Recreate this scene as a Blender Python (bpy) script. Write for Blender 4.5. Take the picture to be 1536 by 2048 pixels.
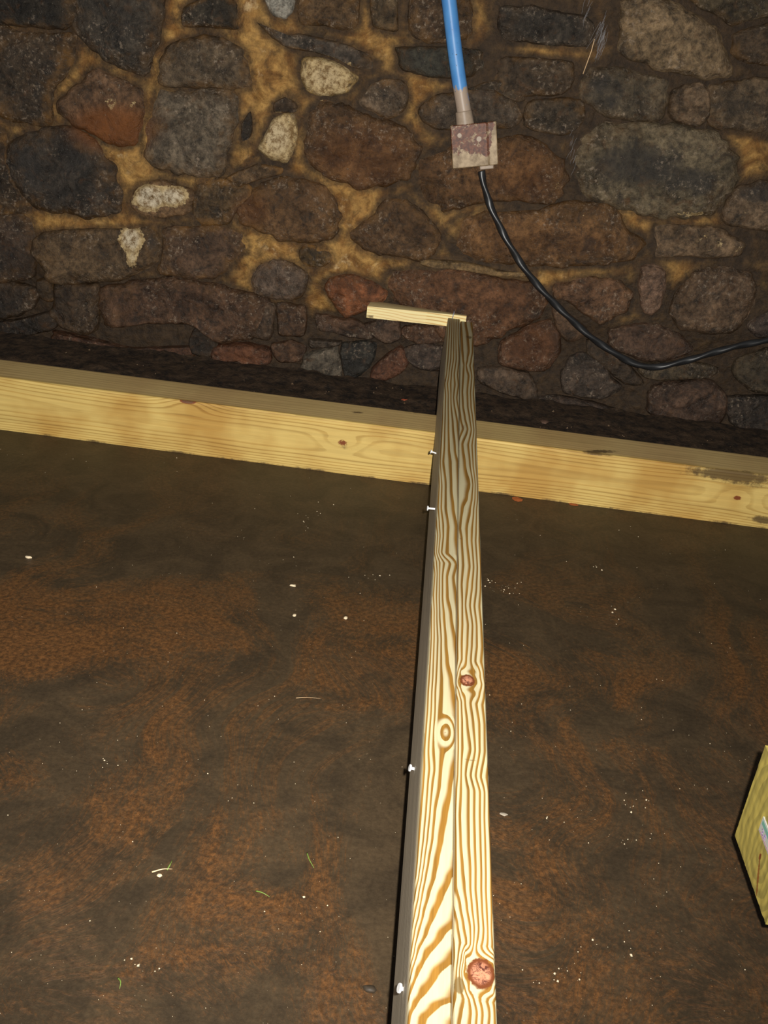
import bpy, bmesh, math, random
import numpy as np
from mathutils import Vector, Matrix, noise

for o in list(bpy.data.objects):
    bpy.data.objects.remove(o)
SC = bpy.context.scene
COL = SC.collection
rnd = random.Random(11)

# ------------------------------------------------------------------ camera
F_PX = 2000.0                      # focal length in pixels of the 1536x2048 frame
CAM_H = 1.02                       # lens height above the cellar floor
CY = np.array([159., -919., 2000.]); CY /= np.linalg.norm(CY)      # world Y (along the joist) in camera axes
CX = np.array([1., .13, -.0197]); CX -= CX.dot(CY) * CY; CX /= np.linalg.norm(CX)
CZ = np.cross(CX, CY)
cam = bpy.data.cameras.new('camera')
cam.sensor_fit = 'VERTICAL'; cam.sensor_height = 36.0; cam.sensor_width = 27.0
cam.lens = F_PX / 2048 * 36.0
cam.clip_start = .02
camera = bpy.data.objects.new('camera', cam); COL.objects.link(camera)
right = Vector((CX[0], CY[0], CZ[0])); down = Vector((CX[1], CY[1], CZ[1])); fwd = Vector((CX[2], CY[2], CZ[2]))
M = Matrix((right, -down, -fwd)).transposed().to_4x4()
M.translation = (0, 0, CAM_H)
camera.matrix_world = M
SC.camera = camera

# ------------------------------------------------------------------ world, flash, exposure
SC.view_settings.view_transform = 'Standard'; SC.view_settings.look = 'None'
SC.view_settings.exposure = 0.0; SC.view_settings.gamma = 1.0; SC.view_settings.use_curve_mapping = False
W = bpy.data.worlds.new('world'); SC.world = W; W.use_nodes = True
W.node_tree.nodes['Background'].inputs[0].default_value = (.9, .95, 1, 1)
W.node_tree.nodes['Background'].inputs[1].default_value = .09
# the photographer's flash: a small lamp just right of and above the lens, aimed up and left of centre
fl = bpy.data.lights.new('camera_flash', 'SPOT')
fl.energy = 330; fl.color = (1, .965, .90); fl.shadow_soft_size = .008
fl.spot_size = math.radians(112); fl.spot_blend = 1.0
flash = bpy.data.objects.new('camera_flash', fl); COL.objects.link(flash)
fpos = Vector((0, 0, CAM_H)) + right * .036 - down * .026
aim = fwd + right * ((560 - 768) / F_PX) + down * ((760 - 1024) / F_PX)
flash.location = fpos
flash.rotation_euler = aim.to_track_quat('-Z', 'Y').to_euler()

# ------------------------------------------------------------------ helpers
def ray(px, py):
    c = np.array([(px - 768) / F_PX, (py - 1024) / F_PX, 1.0])
    return np.array([c @ CX, c @ CY, c @ CZ])
def on_z(px, py, z):
    d = ray(px, py); return Vector(np.array([0, 0, CAM_H]) + (z - CAM_H) / d[2] * d)
def on_y(px, py, y):
    d = ray(px, py); return Vector(np.array([0, 0, CAM_H]) + y / d[1] * d)
def on_x(px, py, x):
    d = ray(px, py); return Vector(np.array([0, 0, CAM_H]) + x / d[0] * d)
def pix(p):
    q = np.array(p) - [0, 0, CAM_H]; c = q[0] * CX + q[1] * CY + q[2] * CZ
    return 768 + F_PX * c[0] / c[2], 1024 + F_PX * c[1] / c[2]
def lin(c, k=1.0):
    out = []
    for v in c:
        v /= 255.0
        out.append(min(.95, k * (v / 12.92 if v <= .04045 else ((v + .055) / 1.055) ** 2.4)))
    return (out[0], out[1], out[2], 1.0)
def fbm(x, y, z, n=4):
    s = 0; a = 1; t = 0
    for i in range(n):
        s += a * noise.noise((x, y, z)); t += a; a *= .5; x = x * 2.03 + 7.1; y = y * 2.03 + 3.7; z = z * 2.03 + 1.3
    return s / t

def obj(name, verts, faces, mat, parent=None, attrs=None, smooth=True, origin=None, fix=True):
    """link one mesh object; verts are world coordinates"""
    if parent is not None and origin is None:
        base = Vector((0, 0, 0))
        o_ = Vector(parent['_w'])
    else:
        o_ = Vector(origin) if origin is not None else Vector((0, 0, 0))
    if parent is not None and origin is not None:
        o_ = Vector(origin)
    m = bpy.data.meshes.new(name)
    m.from_pydata([tuple(Vector(v) - o_) for v in verts], [], faces)
    if attrs:
        for k, vals in attrs.items():
            a = m.attributes.new(k, 'FLOAT', 'POINT'); a.data.foreach_set('value', np.asarray(vals, dtype=np.float32))
    m.materials.append(mat)
    m.update()
    if fix:
        bm = bmesh.new(); bm.from_mesh(m); bmesh.ops.recalc_face_normals(bm, faces=bm.faces); bm.to_mesh(m); bm.free()
    if smooth is True:
        m.polygons.foreach_set('use_smooth', [True] * len(m.polygons))
    elif smooth:
        m.polygons.foreach_set('use_smooth', [True] * len(m.polygons)); m.set_sharp_from_angle(angle=math.radians(smooth))
    o = bpy.data.objects.new(name, m); COL.objects.link(o)
    o['_w'] = tuple(o_)
    if parent is not None:
        o.parent = parent
        o.location = o_ - Vector(parent['_w'])
    else:
        o.location = o_
    return o
def thing(name, loc, label, cat, group=None):
    o = bpy.data.objects.new(name, None); COL.objects.link(o); o.empty_display_size = .05
    o.location = loc; o['_w'] = tuple(loc)
    return tag(o, label, cat, group)
def tag(o, label=None, cat=None, group=None, kind=None):
    if label: o['label'] = label
    if cat: o['category'] = cat
    if group: o['group'] = group
    if kind: o['kind'] = kind
    return o

def loft(rings, closed=True, cap=True):
    v = []; f = []
    n = len(rings[0])
    for r in rings: v += [tuple(p) for p in r]
    for i in range(len(rings) - 1):
        for j in range(n if closed else n - 1):
            a = i * n + j; b = i * n + (j + 1) % n
            f.append((a, b, b + n, a + n))
    if cap:
        f.append(tuple(range(n - 1, -1, -1))); f.append(tuple(range((len(rings) - 1) * n, len(rings) * n)))
    return v, f
def join(*parts):
    V = []; Fc = []
    for v, f in parts:
        o = len(V); V += [tuple(p) for p in v]; Fc += [tuple(i + o for i in q) for q in f]
    return V, Fc
def tube(path, radius, n=12, lobes=0, twist=0.0, amp=0.0):
    path = [Vector(p) for p in path]; rings = []; up = Vector((0, 1, 0)); ang = 0
    for i, p in enumerate(path):
        t = (path[min(i + 1, len(path) - 1)] - path[max(i - 1, 0)]).normalized()
        s = t.cross(up).normalized(); u = s.cross(t).normalized()
        if i: ang += twist * (p - path[i - 1]).length
        r = radius(i / (len(path) - 1)) if callable(radius) else radius
        ring = []
        for k in range(n):
            a = 2 * math.pi * k / n
            rr = r * (1 + amp * math.cos(lobes * (a - ang)))
            ring.append(p + s * math.cos(a) * rr + u * math.sin(a) * rr)
        rings.append(ring)
    return loft(rings)
def cyl(p0, p1, r0, r1=None, n=14, bev=.0):
    p0 = Vector(p0); p1 = Vector(p1); r1 = r0 if r1 is None else r1
    t = (p1 - p0).normalized(); a = Vector((0, 0, 1)) if abs(t.z) < .9 else Vector((1, 0, 0))
    s = t.cross(a).normalized(); u = s.cross(t)
    st = [(0, r0 - bev), (bev, r0), ((p1 - p0).length - bev, r1), ((p1 - p0).length, r1 - bev)] if bev else [(0, r0), ((p1 - p0).length, r1)]
    return loft([[p0 + t * d + (s * math.cos(2 * math.pi * k / n) + u * math.sin(2 * math.pi * k / n)) * r for k in range(n)] for d, r in st])
def spline(pts, n):
    P = [Vector(p) for p in pts]; P = [P[0] * 2 - P[1]] + P + [P[-1] * 2 - P[-2]]; out = []
    segs = len(P) - 3
    for i in range(n):
        t = i / (n - 1) * segs; k = min(int(t), segs - 1); t -= k
        a, b, c, d = P[k:k + 4]
        out.append(.5 * ((2 * b) + (c - a) * t + (2 * a - 5 * b + 4 * c - d) * t * t + (3 * b - a - 3 * c + d) * t ** 3))
    return out

# ------------------------------------------------------------------ node materials
class Mat:
    def __init__(s, name, rough=.6, spec=.4):
        s.m = bpy.data.materials.new(name); s.m.use_nodes = True; s.t = s.m.node_tree; s.n = s.t.nodes
        s.b = s.n['Principled BSDF']; s.b.inputs['Roughness'].default_value = rough
        s.b.inputs['Specular IOR Level'].default_value = spec
    def link(s, a, b): s.t.links.new(a, b)
    def node(s, typ, **kw):
        n = s.n.new(typ)
        for k, v in kw.items(): setattr(n, k, v)
        return n
    def inp(s, sock, v):
        if isinstance(v, bpy.types.NodeSocket): s.link(v, sock)
        else: sock.default_value = v
    def attr(s, name): return s.node('ShaderNodeAttribute', attribute_name=name).outputs['Fac']
    def pos(s, scale=(1, 1, 1), rot=(0, 0, 0), rand=False):
        c = s.node('ShaderNodeTexCoord').outputs['Object']
        mp = s.node('ShaderNodeMapping'); mp.inputs['Scale'].default_value = scale; mp.inputs['Rotation'].default_value = rot
        s.link(c, mp.inputs['Vector'])
        if rand:
            oi = s.node('ShaderNodeObjectInfo').outputs['Random']
            q = s.node('ShaderNodeVectorMath', operation='SCALE'); q.inputs[0].default_value = (37, 61, 23); s.link(oi, q.inputs['Scale'])
            s.link(q.outputs[0], mp.inputs['Location'])
        return mp.outputs[0]
    def noise(s, vec, scale, detail=4, rough=.55, dist=0.0):
        n = s.node('ShaderNodeTexNoise'); s.link(vec, n.inputs['Vector'])
        s.inp(n.inputs['Scale'], scale); n.inputs['Detail'].default_value = detail
        n.inputs['Roughness'].default_value = rough; n.inputs['Distortion'].default_value = dist
        return n.outputs['Fac']
    def voro(s, vec, scale, feature='F1'):
        n = s.node('ShaderNodeTexVoronoi', feature=feature); s.link(vec, n.inputs['Vector']); n.inputs['Scale'].default_value = scale
        return n.outputs['Distance']
    def math(s, op, a, b=0.0, c=None, clamp=False):
        n = s.node('ShaderNodeMath', operation=op, use_clamp=clamp); s.inp(n.inputs[0], a); s.inp(n.inputs[1], b)
        if c is not None: s.inp(n.inputs[2], c)
        return n.outputs[0]
    def rng(s, v, a, b, c=0.0, d=1.0, smooth=True):
        n = s.node('ShaderNodeMapRange', interpolation_type='SMOOTHSTEP' if smooth else 'LINEAR'); s.inp(n.inputs[0], v)
        n.inputs[1].default_value = a; n.inputs[2].default_value = b; n.inputs[3].default_value = c; n.inputs[4].default_value = d
        return n.outputs[0]
    def mix(s, f, a, b, mode='MIX'):
        n = s.node('ShaderNodeMix', data_type='RGBA', blend_type=mode); s.inp(n.inputs['Factor'], f)
        s.inp(n.inputs['A'], a); s.inp(n.inputs['B'], b); return n.outputs['Result']
    def scale(s, col, f):
        n = s.node('ShaderNodeVectorMath', operation='SCALE'); s.link(col, n.inputs[0]); s.inp(n.inputs['Scale'], f); return n.outputs[0]
    def bump(s, h, strength=.4, dist=.004):
        n = s.node('ShaderNodeBump'); n.inputs['Strength'].default_value = strength; n.inputs['Distance'].default_value = dist
        s.link(h, n.inputs['Height']); s.link(n.outputs[0], s.b.inputs['Normal'])
    def out(s, col): s.inp(s.b.inputs['Base Color'], col); return s.m

KW, KM, KX, KF, KS, KB = 1.12, 1.22, 1.2, .64, .90, .50        # photograph colour -> albedo: stones, mortar, fittings, floor, sleeper, joist

def mat_stone():
    m = Mat('stone_face', .5, .45)
    p = m.pos(rand=True)
    c = m.node('ShaderNodeObjectInfo').outputs['Color']
    n1 = m.noise(p, 10, 7, .68, .8); n2 = m.noise(p, 55, 6, .75); n3 = m.noise(p, 24, 5, .65, 1.5)
    c = m.scale(c, m.rng(n1, .3, .72, .40, 1.65)); c = m.scale(c, m.rng(n2, .30, .70, .38, 1.7))
    c = m.mix(m.rng(n3, .52, .76, 0, .6), c, lin((84, 55, 29), KW))                        # iron-brown bloom
    c = m.mix(m.rng(m.noise(p, 15, 6, .65, 1.2), .52, .70, 0, .7), c, lin((33, 30, 27), KW))   # sooty blotches
    so = m.math('ADD', m.attr('soot'), m.math('MULTIPLY', m.math('SUBTRACT', m.noise(p, 18, 6, .72), .5), 1.3))
    c = m.mix(m.math('MULTIPLY', m.rng(so, .35, .95, 0, .8), m.rng(m.attr('soot'), 0, .15)), c, lin((44, 41, 38), KW))
    rim = m.attr('rim')
    e = m.math('ADD', rim, m.math('MULTIPLY', m.math('SUBTRACT', m.noise(p, 15, 6, .7), .5), 1.7))
    c = m.mix(m.math('MULTIPLY', m.rng(e, .55, 1.05, 0, .9), m.attr('mud')), c, m.mix(m.rng(m.noise(p, 28, 4), .35, .7), lin((56, 40, 22), KM), lin((122, 86, 41), KM)))
    cr = m.math('MULTIPLY', m.rng(m.noise(p, 85, 6, .78), .53, .66), m.rng(m.math('ADD', m.noise(p, 8, 4), m.math('MULTIPLY', rim, .12)), .52, .66))
    c = m.mix(m.math('MULTIPLY', cr, .62), c, lin((158, 140, 120), KW))                         # salt crust
    l = m.math('ADD', m.attr('lime'), m.math('MULTIPLY', m.math('SUBTRACT', m.noise(p, 34, 7, .75), .5), 1.5))
    lc = m.mix(m.rng(m.noise(p, 60, 6, .78), .36, .60), lin((112, 86, 50), KX), m.mix(m.rng(m.attr('lime'), .7, 1.0), lin((188, 164, 120), KX), lin((206, 192, 166), KX)))
    c = m.mix(m.rng(l, .5, .56), c, lc)
    c = m.mix(m.math('MULTIPLY', m.attr('rust'), m.rng(n2, .2, .6, .5, .9)), c, m.mix(n1, lin((70, 38, 18), KW), lin((150, 88, 32), KW)))
    sp = m.rng(m.noise(p, 230, 2, .5), .68, .76)
    c = m.mix(m.math('MULTIPLY', sp, .65), c, lin((165, 155, 140), KX))
    m.bump(m.math('ADD', m.math('MULTIPLY', n1, 1.5), m.math('ADD', n2, m.math('MULTIPLY', sp, .5))), .9, .009)
    m.link(m.rng(n1, .3, .7, .26, .60), m.b.inputs['Roughness'])
    return m.out(c)
def mat_mortar():
    m = Mat('old_mortar', .6, .35)
    p = m.pos()
    n1 = m.noise(p, 8, 7, .66, 1.0); n2 = m.noise(p, 45, 6, .75); n3 = m.noise(p, 15, 6, .65, .8)
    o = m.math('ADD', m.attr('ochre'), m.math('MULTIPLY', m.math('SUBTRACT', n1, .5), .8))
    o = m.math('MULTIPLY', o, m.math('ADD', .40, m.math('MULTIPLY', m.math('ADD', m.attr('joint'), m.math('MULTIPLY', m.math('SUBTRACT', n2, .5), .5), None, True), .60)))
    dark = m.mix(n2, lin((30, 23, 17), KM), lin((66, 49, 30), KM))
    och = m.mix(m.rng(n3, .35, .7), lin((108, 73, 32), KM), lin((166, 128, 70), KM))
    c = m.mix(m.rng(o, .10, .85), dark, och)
    c = m.mix(m.math('MULTIPLY', m.rng(m.noise(p, 20, 6, .7), .55, .72, 0, .9), m.rng(o, .45, 1.0)), c, lin((186, 160, 118), KM))
    c = m.mix(m.rng(m.noise(p, 13, 6, .7, 1.0), .52, .72, 0, .7), c, lin((46, 34, 22), KM))
    c = m.scale(c, m.rng(n2, .25, .75, .6, 1.4))
    m.bump(m.math('ADD', n2, m.math('MULTIPLY', n3, 1.2)), .8, .009)
    return m.out(c)
def mat_floor():
    m = Mat('wet_rusty_floor', .5, .3)
    p = m.pos()
    w = m.node('ShaderNodeTexNoise'); m.link(p, w.inputs['Vector']); w.inputs['Scale'].default_value = 1.5; w.inputs['Detail'].default_value = 2
    wv = m.node('ShaderNodeVectorMath', operation='MULTIPLY_ADD'); m.link(w.outputs['Color'], wv.inputs[0])
    wv.inputs[1].default_value = (.9, .9, 0); m.link(p, wv.inputs[2])
    mp = m.node('ShaderNodeMapping'); mp.inputs['Scale'].default_value = (3.2, 1.5, 1); mp.inputs['Rotation'].default_value = (0, 0, -.5)
    m.link(wv.outputs[0], mp.inputs['Vector'])
    big = m.noise(mp.outputs[0], 1.15, 9, .62, .9)
    mp2 = m.node('ShaderNodeMapping'); mp2.inputs['Scale'].default_value = (26, 7, 1); mp2.inputs['Rotation'].default_value = (0, 0, -.5)
    m.link(wv.outputs[0], mp2.inputs['Vector'])
    fib = m.noise(mp2.outputs[0], 4, 6, .75, 2.2)
    fine = m.noise(p, 120, 4, .75)
    med = m.noise(p, 9, 6, .65, 1.0)
    # rust lies in the open floor, the film near the sleeper is plain dark silt
    sx = m.node('ShaderNodeSeparateXYZ'); m.link(p, sx.inputs[0])
    near = m.rng(m.math('ADD', sx.outputs['Y'], m.math('MULTIPLY', m.math('SUBTRACT', med, .5), .9)), 1.55, 2.25, 1, .25)
    f = m.math('ADD', big, m.math('MULTIPLY', m.math('SUBTRACT', fib, .5), .55))
    f = m.math('ADD', f, m.math('MULTIPLY', m.math('SUBTRACT', med, .5), .35))
    f = m.math('MULTIPLY', m.rng(f, .44, .66), near)
    silt = m.mix(m.rng(med, .3, .7), lin((60, 49, 35), KF), lin((80, 65, 46), KF))
    rust = m.mix(m.rng(fine, .3, .7), lin((80, 53, 29), KF), lin((126, 82, 42), KF))
    c = m.mix(m.math('MULTIPLY', f, .8), silt, rust)
    c = m.scale(c, m.rng(fine, .2, .8, .72, 1.28))
    c = m.mix(m.rng(m.noise(p, 21, 4, .6, .6), .64, .74, 0, .5), c, lin((44, 36, 27), KF))
    c = m.mix(m.math('MULTIPLY', m.rng(m.noise(mp2.outputs[0], 22, 3, .7), .62, .74), m.rng(f, 0, .6, .12, .55)), c, lin((176, 122, 70), KF))   # fibre glints painted into the colour as pale streaks
    m.bump(m.math('ADD', m.math('MULTIPLY', fib, m.rng(f, 0, 1, .15, 1)), m.math('MULTIPLY', fine, .4)), .35, .004)
    return m.out(c)
def mat_soil():
    m = Mat('black_soil', .75, .25)
    p = m.pos(); n = m.noise(p, 30, 6, .75); q = m.noise(p, 90, 4, .7)
    c = m.mix(m.rng(n, .32, .66), lin((26, 21, 17), KX), lin((66, 51, 37), KX))
    c = m.mix(m.rng(q, .66, .74, 0, .6), c, lin((98, 66, 40), KW))
    m.bump(n, .9, .012)
    return m.out(c)
def mat_wood(name, early, late, w=(.24, .08, .10), k=1.0, knotc=(176, 104, 70), stainc=(84, 64, 38), amp=.12, strength=1.0, fibre=(160, 4, 160), rough=.6, spec=.3, tint=None, face_tone=(150, 138, 116)):
    """phase attribute -> growth-ring lines with one soft and one sharp edge"""
    m = Mat(name, rough, spec)
    p = m.pos(fibre); pf = m.pos((1, 1, 1))
    fi = m.noise(p, 1.0, 5, .7)
    ph = m.math('ADD', m.attr('phase'), m.math('MULTIPLY', m.math('SUBTRACT', m.noise(p, .5, 4, .7), .5), amp))
    fr = m.math('SUBTRACT', m.math('FRACT', m.math('ADD', ph, .5)), .5)
    d = m.math('MULTIPLY', m.rng(fr, -w[0], -w[1]), m.rng(fr, w[2] - .03, w[2] + .03, 1, 0))
    d = m.math('MULTIPLY', d, m.math('MULTIPLY', m.attr('grain'), strength))
    c = m.mix(d, m.mix(m.rng(fi, .3, .7), lin(early, k * .9), lin(early, k * 1.06)), m.mix(m.rng(fi, .3, .75), lin(late, k * .72), lin(late, k * 1.25)))
    if tint:
        c = m.mix(m.rng(m.noise(m.pos((5, 1.6, 5)), 1.0, 3), .38, .68, 0, 1), c, lin(tint, k), 'MULTIPLY')
    wv = m.mix(m.rng(fi, .25, .75), lin(face_tone, k * .75), lin(face_tone, k * 1.15))
    c = m.mix(m.attr('face_tone'), c, m.mix(m.math('MULTIPLY', d, .5), wv, lin(tuple(.62 * q for q in face_tone), k)))  # per-face tone; on joist and sleeper it paints light into the colour
    kn = m.attr('knot')
    kc = m.mix(m.rng(m.noise(pf, 130, 6, .8, 1.0), .42, .60), lin(knotc, k), lin((92, 46, 34), k))
    kr = m.mix(m.rng(kn, .62, .8), lin((120, 62, 28), k), kc)
    c = m.mix(m.rng(m.math('ADD', kn, m.math('MULTIPLY', m.math('SUBTRACT', m.noise(pf, 220, 3), .5), .3)), .42, .56), c, kr)
    st = m.math('ADD', m.attr('stain'), m.math('MULTIPLY', m.math('SUBTRACT', m.noise(m.pos((1, 1, 1)), 60, 5, .7), .5), .9))
    c = m.mix(m.rng(st, .45, .8, 0, .85), c, lin(stainc, k))
    m.bump(m.math('ADD', fi, m.math('MULTIPLY', d, .3)), .18, .002)
    return m.out(c)
def mat_plain(name, col, k=1.0, rough=.5, metal=0.0, spec=.4, var=.25, scale=30):
    m = Mat(name, rough, spec); m.b.inputs['Metallic'].default_value = metal
    p = m.pos(); n = m.noise(p, scale, 4, .65)
    c = m.mix(m.rng(n, .3, .7), lin(col, k * (1 - var)), lin(col, k * (1 + var)))
    m.bump(n, .15, .001)
    return m.out(c)

# ------------------------------------------------------------------ back wall: rubble stones in mortar
WY = 3.14                                   # mortar face
M_STONE = mat_stone(); M_MORTAR = mat_mortar()
def wpt(px, py):
    q = on_y(px, py, WY - .02); return (q.x, q.z)
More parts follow.
